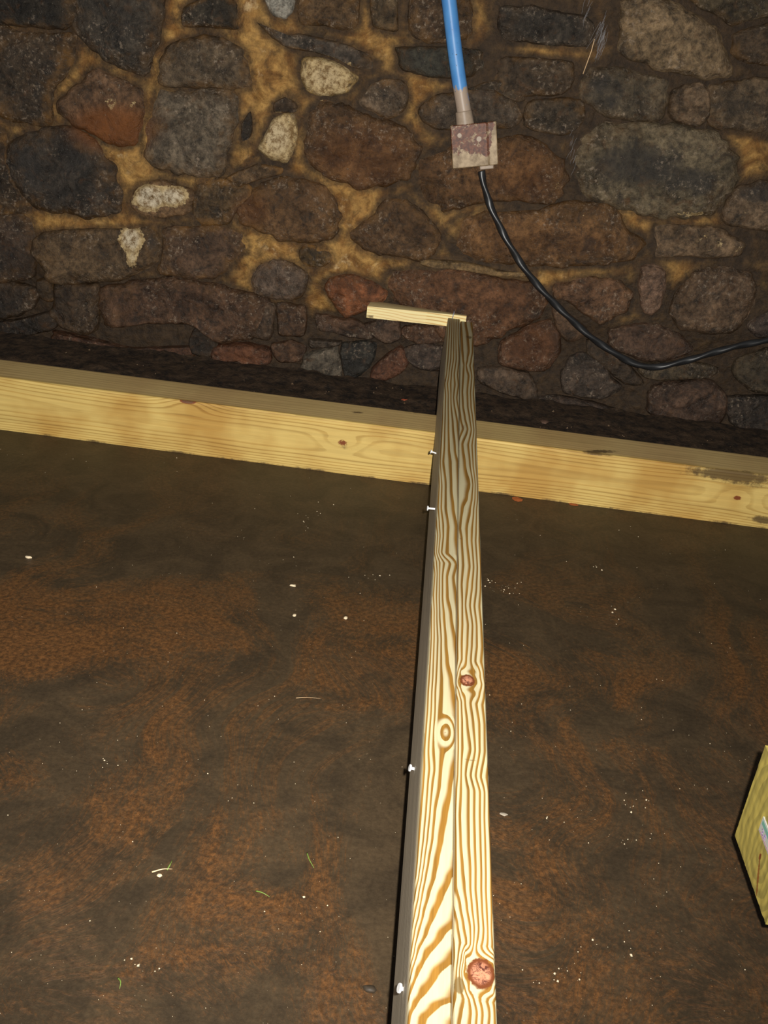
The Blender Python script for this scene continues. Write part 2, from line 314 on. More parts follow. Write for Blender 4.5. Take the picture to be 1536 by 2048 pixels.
# outline (photograph pixels projected onto the wall), face colour, height in cm, mud smear 0..1
BR, GR, DK, TN, RD, PU = (68, 48, 33), (76, 66, 56), (46, 41, 36), (98, 82, 64), (88, 56, 36), (78, 64, 54)
ST = [
 ('-30,-20 140,-20 141,45 120,58 70,55 -30,44', (34,29,24), 2.5, .4),
 ('152,-20 318,-20 314,60 302,120 288,143 240,140 205,117 155,72 147,50', (52,46,41), 3, .35),
 ('-30,60 60,64 140,76 146,110 120,163 100,180 96,248 60,245 -30,215', (56,45,35), 2.2, .7),
 ('190,140 215,150 240,163 280,178 286,215 270,282 240,297 200,275 145,250 118,226 120,195 150,172', (84,62,46), 3, .15),
 ('70,262 120,256 165,266 200,308 230,345 236,380 230,420 200,435 130,428 60,410 25,370 10,322 25,285', (50,44,40), 3.2, .35),
 ('362,78 430,72 480,100 500,160 480,177 420,175 330,172 318,150 325,110 340,88', (74,62,50), 2.6, .6),
 ('375,8 440,-15 470,10 478,50 470,58 400,53 365,52 360,22', (46,40,33), 2.2, .6),
 ('328,180 390,184 460,180 472,215 458,290 445,345 410,353 370,346 315,335 292,310 292,262 304,208', (84,74,64), 2.4, .45),
 ('265,385 290,366 330,362 375,383 382,420 350,435 300,437 265,425 257,405', (96,74,54), 2.2, .3),
 ('388,372 440,360 490,372 500,392 468,425 455,450 400,450 383,430', (74,58,40), 1.8, .9),
 ('-30,262 6,266 12,322 28,375 55,410 40,425 -30,420', (52,40,28), 1.5, .9),
 ('-30,430 35,428 60,450 65,500 55,556 -30,560', (54,42,34), 2.4, .4),
 ('74,478 110,463 235,460 290,456 315,470 318,505 300,535 265,545 240,562 180,567 110,568 90,550 70,520', (76,60,44), 3, .3),
 ('324,458 380,458 440,455 480,472 486,500 462,520 440,548 400,560 330,550 312,543 326,510', (72,54,42), 2, .6),
 ('70,562 96,560 104,602 82,602 70,582', (64,50,36), 1.8, .4),
 ('110,573 185,571 191,600 189,658 165,672 120,655 95,632 106,605', (64,50,38), 3, .2),
 ('200,581 270,566 330,560 400,567 470,585 520,601 526,640 500,676 430,685 380,652 300,650 215,655 204,620', (74,53,40), 3.4, .2),
 ('110,668 165,677 215,690 260,700 370,697 376,716 300,713 200,702 110,686', (70,46,34), 2.6, .1),
 ('-30,566 65,580 68,608 38,632 -30,640', (48,39,32), 2.2, .2),
 ('-30,650 30,642 90,628 104,658 60,672 -30,676', (42,34,28), 1.8, .1),
 ('425,697 490,692 536,702 532,730 500,738 470,724 428,728', (82, 52, 38), 3, .05),
 ('388,660 430,690 418,716 384,712 376,690', (44,36,30), 1.6, .1),
 ('520,372 560,358 620,366 660,390 676,430 668,470 640,485 580,485 550,480 480,442 468,412', (80,58,38), 2.6, .5),
 ('745,430 770,404 810,402 840,420 865,450 880,472 875,500 850,521 800,515 740,505 708,486 702,464 722,448', (74,54,36), 2.5, .45),
 ('895,470 915,442 960,428 1030,424 1075,424 1110,410 1180,406 1222,420 1242,450 1270,480 1280,500 1255,520 1180,531 1100,535 1040,530 980,528 910,500', (92,66,42), 2.8, .3),
 ('848,521 930,526 1010,544 1064,549 1062,557 1000,556 920,541 850,534', (104,84,58), 2.4, .1),
 ('778,580 785,552 850,540 930,546 1010,561 1065,567 1085,590 1082,636 1020,662 975,686 900,690 850,640 800,610', (80,54,37), 2.8, .1),
 ('515,536 545,523 585,531 610,551 608,585 590,601 540,600 510,590 504,560', (82,68,60), 2.2, .4),
 ('660,560 700,553 740,566 774,590 740,620 710,632 690,635 665,610 650,580', (108,66,44), 2.6, .25),
 ('553,613 604,616 610,640 604,672 580,675 556,670', (72,52,38), 2, .1),
 ('500,606 546,612 544,640 538,680 520,682 490,672 478,640', (64,50,40), 2, .1),
 ('632,632 680,640 710,642 734,660 742,680 700,678 660,666 640,664', (64,49,40), 1.8, .05),
 ('742,648 775,636 798,648 799,680 770,690 747,676 727,652', (62,47,38), 1.8, .05),
 ('810,656 880,656 888,685 832,690 805,672', (76,54,40), 1.8, .05),
 ('810,700 850,690 887,700 882,742 840,742 812,722', (64,52,46), 1.8, .05),
 ('745,740 770,716 800,697 815,728 800,750 765,764 742,760', (80, 51, 37), 2.2, .05),
 ('606,711 660,701 672,696 681,768 640,770 595,762 601,735', (78,70,62), 2.2, 0),
 ('684,692 750,691 738,738 702,764 687,758', (44,41,38), 1.8, 0),
 ('542,692 580,686 608,700 598,725 560,728 546,715', (76,54,40), 2, .05),
 ('530,-15 585,-15 583,22 567,37 545,30 533,14', (124,120,116), 2, .1),
 ('600,-15 710,-15 714,40 705,57 680,60 650,50 600,48', (76,58,40), 2.2, .6),
 ('516,46 530,56 560,70 600,68 650,80 700,92 748,120 744,140 715,140 680,122 640,108 600,100 575,95 545,76', (66,58,52), 2, .5),
 ('600,122 612,114 650,120 690,135 712,155 690,186 640,192 610,180 600,155', (156,130,88), 2.6, .15),
 ('740,170 765,160 800,160 814,176 812,205 800,230 770,238 745,225 716,206 726,186', (84,70,58), 1.8, .5),
 ('546,237 580,228 592,250 590,290 572,323 550,322 514,300 530,270', (150,126,88), 2.8, .1),
 ('546,206 570,196 590,206 590,224 560,226 546,224', (54,42,32), 1.4, .5),
 ('620,226 650,206 690,212 740,235 790,250 830,276 836,310 815,350 780,370 720,376 660,356 625,330 608,290 612,250', (74,53,34), 3, .3),
 ('795,96 890,93 960,100 966,130 950,150 880,156 810,141 800,115', (42,40,35), 2.4, .3),
 ('740,-15 790,-15 795,58 770,60 745,48', (72,58,42), 1.8, .7),
 ('832,-15 935,-15 942,68 900,84 830,76 815,30', (66,50,36), 2, .5),
 ('842,216 880,192 920,182 980,180 1020,200 1042,230 1020,255 950,258 880,258 850,246', (62,52,44), 2.2, .5),
 ('830,332 860,312 900,298 960,285 1040,274 1110,312 1130,345 1120,395 1090,408 1020,400 950,410 890,424 860,400 835,370', (80,56,35), 2.6, .25),
 ('1003,15 1070,12 1120,25 1180,35 1181,88 1130,92 1060,85 1010,78', (50,44,39), 2.2, .15),
 ('1246,5 1300,-10 1360,8 1400,35 1435,55 1446,90 1462,120 1461,148 1420,157 1380,150 1330,140 1270,120 1240,100 1248,60', (108,90,70), 3, .1),
 ('1000,117 1060,115 1140,126 1145,160 1130,188 1060,194 1000,190 988,150', (62,50,39), 2, .4),
 ('1165,162 1180,142 1230,134 1280,144 1340,160 1334,200 1320,240 1280,243 1220,235 1186,215 1164,190', (76,66,54), 2.4, .25),
 ('1346,186 1370,170 1400,168 1420,180 1421,230 1400,254 1370,250 1341,235 1339,205', (98,80,64), 2.8, .1),
 ('1426,172 1480,163 1570,160 1570,262 1480,261 1425,250 1423,210', (84,70,56), 2.4, .25),
 ('1166,270 1200,256 1260,246 1340,250 1400,262 1450,281 1472,320 1470,360 1450,395 1420,424 1370,437 1300,430 1230,415 1180,395 1160,360 1158,310', (84,74,60), 3.4, .2),
 ('1060,206 1120,196 1163,200 1170,235 1150,264 1100,269 1050,250', (60,50,40), 2, .4),
 ('1385,-15 1570,-15 1570,28 1500,40 1470,50 1440,33 1402,12', (66,56,42), 2, .4),
 ('1470,72 1500,57 1570,46 1570,130 1500,125 1466,108', (72,58,45), 2.2, .4),
 ('1490,372 1570,365 1570,458 1480,455 1450,440 1456,402', (88,72,58), 2.6, .2),
 ('1316,456 1340,450 1400,452 1450,462 1489,490 1480,510 1440,518 1380,515 1320,514 1315,490', (96,78,62), 2.4, .2),
 ('1362,582 1390,552 1425,540 1470,541 1500,552 1514,590 1499,630 1470,664 1420,671 1370,660 1346,632 1350,606', (84,66,52), 3, .1),
 ('1280,562 1285,540 1310,530 1334,545 1335,580 1320,620 1300,635 1284,616', (98,76,64), 2.6, .1),
 ('1112,575 1150,561 1190,556 1240,566 1264,590 1254,620 1225,640 1200,650 1170,630 1140,606 1112,600', (84,60,44), 2.6, .15),
 ('1106,612 1140,632 1174,660 1164,680 1135,685 1114,660', (72,54,41), 2, .1),
 ('1003,692 1050,662 1100,646 1118,670 1120,705 1100,738 1060,745 1010,732 998,712', (78,54,40), 2.6, .05),
 ('1222,690 1226,667 1255,656 1300,651 1345,665 1375,686 1384,708 1330,725 1290,725 1250,710', (70,52,42), 2.2, .1),
 ('1180,688 1216,702 1266,740 1288,770 1250,770 1214,742 1180,712', (60,48,38), 1.8, .1),
 ('1142,720 1170,712 1204,726 1225,760 1248,780 1200,800 1130,786 1126,750', (58,48,42), 2, 0),
 ('1000,740 1056,752 1074,790 1068,805 1010,790 965,770 958,742', (74,60,50), 2.2, 0),
 ('1312,782 1345,770 1410,766 1445,781 1455,810 1444,850 1400,862 1340,850 1300,830 1300,802', (72,54,44), 3, 0),
 ('1512,642 1570,615 1570,680 1516,676 1500,656', (56,46,42), 2, .1),
 ('1482,722 1570,700 1570,790 1500,782 1470,752', (54,46,36), 2, .1),
 ('1286,732 1380,728 1438,741 1420,758 1330,764 1290,756', (64,54,42), 1.8, .1),
 ('1462,800 1570,806 1570,880 1500,872 1464,845', (50,42,37), 2, 0),
 ('1080,800 1130,798 1200,812 1285,842 1262,858 1180,846 1090,826', (54,43,37), 1.8, 0),
 ('610,492 650,498 668,520 640,538 606,530 596,508', (86,66,40), 1.2, .9),
 ('1290,385 1300,392 1320,396 1316,400 1296,398', (84,70,56), .8, .2),
 ('480,250 498,224 502,262 492,290 482,286', (40,33,27), .9, .3),
 ('455,355 510,330 560,338 556,350 514,362 474,376', (78,60,42), 1.4, .8),
 ('620,682 680,686 676,694 655,698 622,700', (58,48,40), 1.6, .05),
 ('925,180 1000,160 1050,196 1030,204 985,176 930,178', (56,46,36), 1.4, .5),
]
# lime left on the faces: pixel centre, radii, strength
LIME = [(300,395,32,26,1.0),(345,392,30,20,.95),(650,155,56,40,.78),(555,275,40,52,.82),(262,478,24,26,.95),(265,510,12,26,.85),(222,206,14,18,.50),(265,207,9,15,.50),
        (1150,430,70,20,.3),(1420,485,45,24,.38),(860,348,26,14,.32),(1490,412,40,26,.3),(1120,372,24,30,.34),(1385,428,40,8,.55),(885,232,20,16,.3),(1300,560,20,26,.28),
        (770,190,24,24,.3),(640,95,40,14,.3),(690,565,18,14,.3),(1260,60,20,40,.2),(1460,500,40,16,.4),(800,410,26,16,.28),(440,476,26,20,.3)]
SOOT = [(1275,330,75,42,1),(1345,340,25,45,.8),(1400,362,36,30,.9),(1205,185,44,36,.8),(1275,215,40,18,.5),(1470,215,60,22,.7),(1420,215,14,30,.4),(60,330,34,60,.6),(165,310,40,40,.7),(1515,385,40,22,.9),(1330,480,16,26,.5),(1170,60,60,40,.4),(680,25,30,30,.3),(330,280,34,50,.45),(1250,110,14,30,.5),(305,490,12,26,.9)]
RUST = [(225,255,66,36,.95),(268,275,26,24,.8),(720,320,90,60,.25),(1050,350,60,50,.15),(690,600,50,40,.3),(480,715,40,20,.2),(1020,480,90,40,.12),(500,420,30,30,.3),(930,600,130,60,.08),(1060,690,50,40,.25),(1160,490,70,24,.1)]
def field(L, px, py):
    s = 0
    for cx, cy, rx, ry, k in L:
        dx = (px - cx) / rx; dy = (py - cy) / ry; q = dx * dx + dy * dy
        if q < 5: s = max(s, k * math.exp(-.7 * q * q * .6))
    return s

wall = None
def smooth_outline(P, n, rough, seed):
    P = [Vector((a, b, 0)) for a, b in P]; m = len(P); L = []
    for i in range(m):
        a, b, c, d = P[i - 1], P[i], P[(i + 1) % m], P[(i + 2) % m]
        for k in range(6):
            t = k / 6
            cr = .5 * ((2 * b) + (c - a) * t + (2 * a - 5 * b + 4 * c - d) * t * t + (3 * b - a - 3 * c + d) * t ** 3)
            L.append(cr * .6 + (b + (c - b) * t) * .4)
    d = [0]
    for i in range(len(L)): d.append(d[-1] + (L[(i + 1) % len(L)] - L[i]).length)
    out = []; j = 0
    for i in range(n):
        s = d[-1] * i / n
        while d[j + 1] < s: j += 1
        t = (s - d[j]) / max(1e-9, d[j + 1] - d[j]); q = L[j] + (L[(j + 1) % len(L)] - L[j]) * t
        out.append(q)
    c = sum(out, Vector()) / n; res = []
    for q in out:
        e = q - c; f = 1.055 + rough * fbm(q.x * 24 + seed, q.y * 24, seed * .37, 4)
        res.append((c.x + e.x * f, c.y + e.y * f))
    return res, (c.x, c.y)
RINGS = [(1.0, -.9), (1.0, -.15), (.985, .12), (.955, .36), (.91, .60), (.86, .76), (.80, .87), (.72, .94), (.64, .97), (.56, .99), (.48, 1.0), (.40, 1.0), (.32, 1.0), (.24, 1.0), (.16, 1.0), (.08, 1.0)]
def make_stone(parent, poly_xz, color, h, mud, seed, n=88, name='stone', wy=WY, tops=None):
    out, c = smooth_outline(poly_xz, n, .17, seed)
    V = []; rim = []; lime = []; rust = []; soot = []
    sx, sz = rnd.uniform(-.06, .06), rnd.uniform(-.05, .03)
    size = max(max(abs(p[0] - c[0]) for p in out), max(abs(p[1] - c[1]) for p in out))
    def put(x, z, hh, r):
        amt = max(0, min(1, (1 - r) * 6)) * .6 + .4
        y = wy - h * hh - (sx * (x - c[0]) + sz * (z - c[1])) * (1 if hh > 0 else 0)
        if hh > 0:
            y -= amt * (fbm(x * 10 + seed, z * 10, seed, 3) * .015 + fbm(x * 36 + seed, z * 36, seed + 5, 3) * .008)
            rid = abs(noise.noise((x * 13 + seed * 2, z * 17, seed))); y -= amt * (.5 - min(.5, rid * 2.2)) * -.007
        V.append((x, y, z)); rim.append(r); px, py = pix((x, y, z)); lime.append(field(LIME, px, py)); rust.append(field(RUST, px, py)); soot.append(field(SOOT, px, py))
    for s, hh in RINGS:
        for x, z in out:
            put(c[0] + (x - c[0]) * s, c[1] + (z - c[1]) * s, hh, s ** 1.0)
    put(c[0], c[1], 1.0, 0)
    F = []
    for i in range(len(RINGS) - 1):
        for j in range(n):
            a = i * n + j; b = i * n + (j + 1) % n; F.append((a, a + n, b + n, b))
    k = (len(RINGS) - 1) * n; t = len(V) - 1
    for j in range(n): F.append((k + j, t, k + (j + 1) % n))
    F.append(tuple(range(n)))
    o = obj(name, V, F, M_STONE, parent, {'rim': rim, 'lime': lime, 'rust': rust, 'soot': soot, 'mud': [mud] * len(V)}, smooth=60, origin=(c[0], wy, c[1]))
    q = lin(color, KW); o.color = (q[0] * 1.0, q[1] * .98, q[2] * .86, 1)
    return o

OCH = [(255,115,22,40,1),(350,40,26,70,1),(320,140,22,40,1),(296,260,12,70,1.1),(240,325,60,26,1.3),(140,160,35,28,1),(190,112,45,28,.9),(105,215,16,34,1),(140,443,110,18,1.1),(240,400,16,45,1),
       (495,50,30,80,1),(520,140,45,50,1.1),(560,60,40,30,.9),(485,220,30,80,.8),(596,215,15,20,.8),(598,300,12,45,.9),(720,60,30,45,.8),(740,95,60,22,.8),(690,405,55,45,1.4),(700,450,24,45,1.2),
       (530,490,45,30,1.3),(590,520,45,25,1),(680,515,70,30,1.2),(730,545,45,22,.9),(842,170,26,30,1),(830,235,15,45,.8),(880,428,40,26,.9),(945,45,16,45,.9),(1100,100,60,12,.7),(1110,555,90,16,1),
       (1260,425,50,30,.95),(1380,443,70,14,.8),(1500,310,40,50,.75),(1340,545,60,22,.75),(940,420,40,12,.9),(20,55,60,12,.8),(60,250,50,16,.7),(560,600,50,20,.7),(630,470,40,12,.8),(640,600,26,26,.9),
       (420,362,40,16,.9),(820,520,60,14,.8),(500,560,20,50,.8),(1050,570,30,10,.6),(1245,640,30,14,.4),(160,60,12,60,.8)]
nx, nz = 540, 230
xs = np.linspace(-2.3, 2.1, nx); zs = np.linspace(-.1, 1.75, nz)
# distance from every mortar point to the nearest stone: old pointing is palest mid-joint and fades darker towards the stones
GX, GZ = np.meshgrid(xs, zs); DIST = np.full(GX.shape, 1.0)
POLY = []
for k, (s, colr, h, mud) in enumerate(ST):
    P = [wpt(*[float(v) for v in q.split(',')]) for q in s.split()]
    POLY.append(P); Q = smooth_outline(P, 44, .17, 3.1 * k + 1)[0]
    a_ = [q[0] for q in Q]; b_ = [q[1] for q in Q]
    i0, i1 = np.searchsorted(xs, [min(a_) - .07, max(a_) + .07]); j0, j1 = np.searchsorted(zs, [min(b_) - .07, max(b_) + .07])
    if i1 <= i0 or j1 <= j0: continue
    X_, Z_ = GX[j0:j1, i0:i1], GZ[j0:j1, i0:i1]; D_ = np.full(X_.shape, 1.0)
    for i in range(44):
        ax, az = Q[i]; bx, bz = Q[(i + 1) % 44]; dx, dz = bx - ax, bz - az
        t = np.clip(((X_ - ax) * dx + (Z_ - az) * dz) / (dx * dx + dz * dz + 1e-12), 0, 1)
        D_ = np.minimum(D_, np.hypot(X_ - ax - t * dx, Z_ - az - t * dz))
    DIST[j0:j1, i0:i1] = np.minimum(DIST[j0:j1, i0:i1], D_)
QX, QY, QZ = GX, np.full(GX.shape, WY), GZ - CAM_H
CC = [QX * CX[i] + QY * CY[i] + QZ * CZ[i] for i in range(3)]
PX, PY = 768 + F_PX * CC[0] / CC[2], 1024 + F_PX * CC[1] / CC[2]
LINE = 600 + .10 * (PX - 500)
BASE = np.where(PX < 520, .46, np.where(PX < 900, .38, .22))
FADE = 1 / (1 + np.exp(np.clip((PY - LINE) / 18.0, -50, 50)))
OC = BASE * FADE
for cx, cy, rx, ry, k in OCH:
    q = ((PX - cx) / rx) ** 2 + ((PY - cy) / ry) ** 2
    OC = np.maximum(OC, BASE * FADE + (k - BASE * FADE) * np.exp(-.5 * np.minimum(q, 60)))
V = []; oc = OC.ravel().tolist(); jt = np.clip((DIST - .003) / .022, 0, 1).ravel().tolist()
for j in range(nz):
    for i in range(nx):
        x, z = xs[i], zs[j]
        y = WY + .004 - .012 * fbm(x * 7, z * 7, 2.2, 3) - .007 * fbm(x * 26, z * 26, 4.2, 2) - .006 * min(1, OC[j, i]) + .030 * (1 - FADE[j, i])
        V.append((x, y, z))
F = [(j * nx + i, j * nx + i + 1, (j + 1) * nx + i + 1, (j + 1) * nx + i) for j in range(nz - 1) for i in range(nx - 1)]
n0 = len(V)                                                   # give the wall its thickness
V += [(xs[0], WY + .35, zs[0]), (xs[-1], WY + .35, zs[0]), (xs[-1], WY + .35, zs[-1]), (xs[0], WY + .35, zs[-1])]; oc += [.2] * 4; jt += [1] * 4
F += [(n0, n0 + 3, n0 + 2, n0 + 1)]
top = [(nz - 1) * nx + i for i in range(nx)]; F.append(tuple(top + [n0 + 2, n0 + 3]))
F.append(tuple([j * nx for j in range(nz)] + [n0 + 3, n0])); F.append(tuple([j * nx + nx - 1 for j in range(nz - 1, -1, -1)] + [n0 + 1, n0 + 2]))
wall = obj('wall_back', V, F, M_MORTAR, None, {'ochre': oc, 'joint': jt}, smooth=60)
tag(wall, 'dark rubble stone cellar wall with ochre mortar behind the timber sleeper', None, None, 'structure')

placed = []
for k, (s, colr, h, mud) in enumerate(ST):
    P = POLY[k]
    make_stone(wall, P, colr, h / 100 * .85, mud, 3.1 * k + 1)
    placed.append((min(p[0] for p in P), max(p[0] for p in P), min(p[1] for p in P), max(p[1] for p in P)))
# the same rubble goes on beyond the photograph's frame
zz = .06
row = 0
while zz < 1.70:
    hh = rnd.uniform(.09, .16); x = -2.25 + rnd.uniform(0, .1)
    while x < 2.02:
        w = rnd.uniform(.09, .26)
        if not any(x < b - .004 and x + w > a + .004 and zz < d - .004 and zz + hh > c + .004 for a, b, c, d in placed):
            px, py = pix((x + w / 2, WY, zz + hh / 2))
            if px < 6 or px > 1530 or py < 0:
                P = []
                for i in range(9):
                    a = 2 * math.pi * i / 9; r = 1 + rnd.uniform(-.12, .1)
                    P.append((x + w / 2 + math.copysign(abs(math.cos(a)) ** .7, math.cos(a)) * w * .47 * r, zz + hh / 2 + math.copysign(abs(math.sin(a)) ** .7, math.sin(a)) * hh * .46 * r))
                make_stone(wall, P, rnd.choice([BR, GR, DK, TN, RD, PU]), rnd.uniform(.015, .028), rnd.uniform(.1, .6), rnd.uniform(0, 300), n=40)
        x += w + .01
    zz += hh + .008; row += 1

# ------------------------------------------------------------------ floor and the black soil behind the sleeper
M_FLOOR = mat_floor(); M_SOIL = mat_soil()
xs = np.linspace(-3, 3, 61); ys = np.linspace(-1.5, 3.4, 50)
V = [(x, y, 0.0) for y in ys for x in xs]
F = [(j * 61 + i, j * 61 + i + 1, (j + 1) * 61 + i + 1, (j + 1) * 61 + i) for j in range(49) for i in range(60)]
floor = obj('floor', V, F, M_FLOOR, fix=False)
tag(floor, 'wet dark brown cellar floor with rusty swirls and grit', None, None, 'structure')
nx, ny = 260, 60
V = []
for j in range(ny):
    y = 2.537 + .575 * j / (ny - 1)
    for i in range(nx):
        x = -2.2 + 4.2 * i / (nx - 1)
        t = j / (ny - 1)
        z = .006 + .05 * max(0, t - .35) ** 1.3 + .014 * fbm(x * 9, y * 9, 1, 3) * min(1, t * 6 + .1) + .016 * max(0, fbm(x * 40, y * 40, 3, 3)) * min(1, t * 6 + .1)
        V.append((x, y, max(.0015, z)))
F = [(j * nx + i, j * nx + i + 1, (j + 1) * nx + i + 1, (j + 1) * nx + i) for j in range(ny - 1) for i in range(nx - 1)]
soil = obj('soil', V, F, M_SOIL, fix=False)
tag(soil, 'black damp soil strewn with crumbs between the sleeper and the stone wall', 'soil', None, 'stuff')

# ------------------------------------------------------------------ timbers
M_JOIST = mat_wood('striped_yellow_pine', (226, 213, 170), (160, 114, 42), w=(.42, .08, .20), k=KB, stainc=(122, 96, 50), knotc=(224, 152, 116), face_tone=(285, 266, 232))  # side faces paled to grey: fill light put into the colour
M_SLEEP = mat_wood('yellow_sleeper_pine', (206, 177, 104), (166, 130, 62), w=(.3, .05, .12), k=KS, amp=.4, strength=.7, knotc=(104, 72, 44), face_tone=(190, 164, 118), fibre=(4, 160, 160), stainc=(72, 54, 32), tint=(235, 215, 190))
M_END = mat_wood('green_end_grain', (190, 170, 86), (150, 136, 72), w=(.40, .02, .3), k=.72, amp=.25, strength=.6, fibre=(5, 5, 8), stainc=(138, 78, 34), knotc=(150, 90, 50))
M_WEDGE = mat_wood('pale_sawn_pine', (240, 214, 158), (206, 164, 96), w=(.3, .1, .1), k=1.2, amp=.3, fibre=(5, 140, 140), face_tone=(150, 128, 92))
M_NAIL = mat_plain('galvanised_steel', (236, 236, 236), .9, .32, .25, .6, .05)

GL=[(638.1,{8:0.172,9:0.333,10:0.495,11:0.677,12:0.86}),(664.2,{8:0.19,9:0.362,10:0.524,11:0.686,12:0.857}),(716.2,{8:0.174,9:0.367,10:0.569,11:0.752,12:0.963}),(747.5,{8:0.133,9:0.292,10:0.451,11:0.646,12:0.876}),(768.3,{8:0.051,9:0.222,10:0.427,11:0.709,12:0.94}),(794.4,{8:0.142,9:0.308,10:0.475,11:0.642,12:0.85}),(846.5,{7:0.031,8:0.172,9:0.383,10:0.641,11:0.922}),(898.5,{7:0.036,8:0.212,9:0.46,10:0.81,11:1.044}),(924.6,{6:-0.049,7:0.049,8:0.169,9:0.563,10:0.972}),(976.7,{6:0.059,7:0.178,8:0.375,9:0.638,10:1.053}),(1015.7,{6:0.057,7:0.204,8:0.395,9:0.777,10:1.115}),(1054.8,{5:0.037,6:0.16,7:0.333,8:0.549,9:0.951}),(1076,{4:0,5:0.104,6:0.214,7:0.358,8:0.538,9:0.942}),(1107.3,{4:0.016,5:0.093,6:0.192,7:0.313,8:0.522,9:1.071}),(1128.1,{3:0.005,4:0.115,5:0.257,6:0.432,7:0.694,8:0.956}),(1154.2,{3:0.081,4:0.173,5:0.276,6:0.395,7:0.578,8:0.849}),(1193.2,{3:0.068,4:0.188,5:0.302,6:0.422,7:0.604,8:0.969}),(1232.3,{2:0.03,3:0.139,4:0.239,5:0.343,6:0.502,7:0.786}),(1284.4,{2:0.076,3:0.181,4:0.319,5:0.443,6:0.595,7:0.971}),(1323.4,{2:0.079,3:0.191,4:0.326,5:0.46,6:0.66,7:1.093}),(1362.5,{2:0.076,3:0.202,4:0.314,5:0.489,6:0.848,7:1.188}),(1388.5,{2:0.07,3:0.193,4:0.303,5:0.487,6:0.93,7:1.281}),(1427.6,{2:0.081,3:0.201,4:0.329,5:0.453,6:1.077}),(1466.7,{2:0.068,3:0.186,4:0.322,5:0.432,6:1.136}),(1490.1,{2:0.058,3:0.175,4:0.317,5:0.492,6:1.142}),(1505.7,{2:0.053,3:0.177,4:0.321,5:0.584,6:1.103}),(1544.8,{2:0.077,3:0.231,4:0.385,5:0.555,6:0.927}),(1576,{2:0.073,3:0.21,4:0.335,5:0.54,6:0.863}),(1628.1,{2:0.051,3:0.196,4:0.31,5:0.431,6:0.694,7:1.392}),(1680.2,{2:0.04,3:0.165,4:0.268,5:0.404,6:0.596,7:1.25}),(1732.3,{2:0.032,3:0.118,4:0.214,5:0.314,6:0.493,7:1.071}),(1758.3,{2:0.018,3:0.088,4:0.177,5:0.265,6:0.459,7:0.866}),(1797.4,{3:0.021,4:0.111,5:0.197,6:0.336,7:0.637,8:1.218}),(1836.5,{3:-0.03,4:0.037,5:0.144,6:0.237,7:0.452,8:1.08}),(1875.5,{4:-0.023,5:0.058,6:0.14,7:0.318,8:0.666,9:1.276}),(1914.6,{5:0.009,6:0.078,7:0.141,8:0.329,9:0.972}),(1953.6,{6:-0.009,7:0.043,8:0.145,9:0.562,10:1.21}),(1992.7,{7:-0.03,8:0.021,9:0.271,10:1.06}),(2018.8,{8:-0.03,9:0.119,10:0.565,11:1.28}),(2044.8,{8:-0.045,9:0.03,10:0.306,11:1.053})]
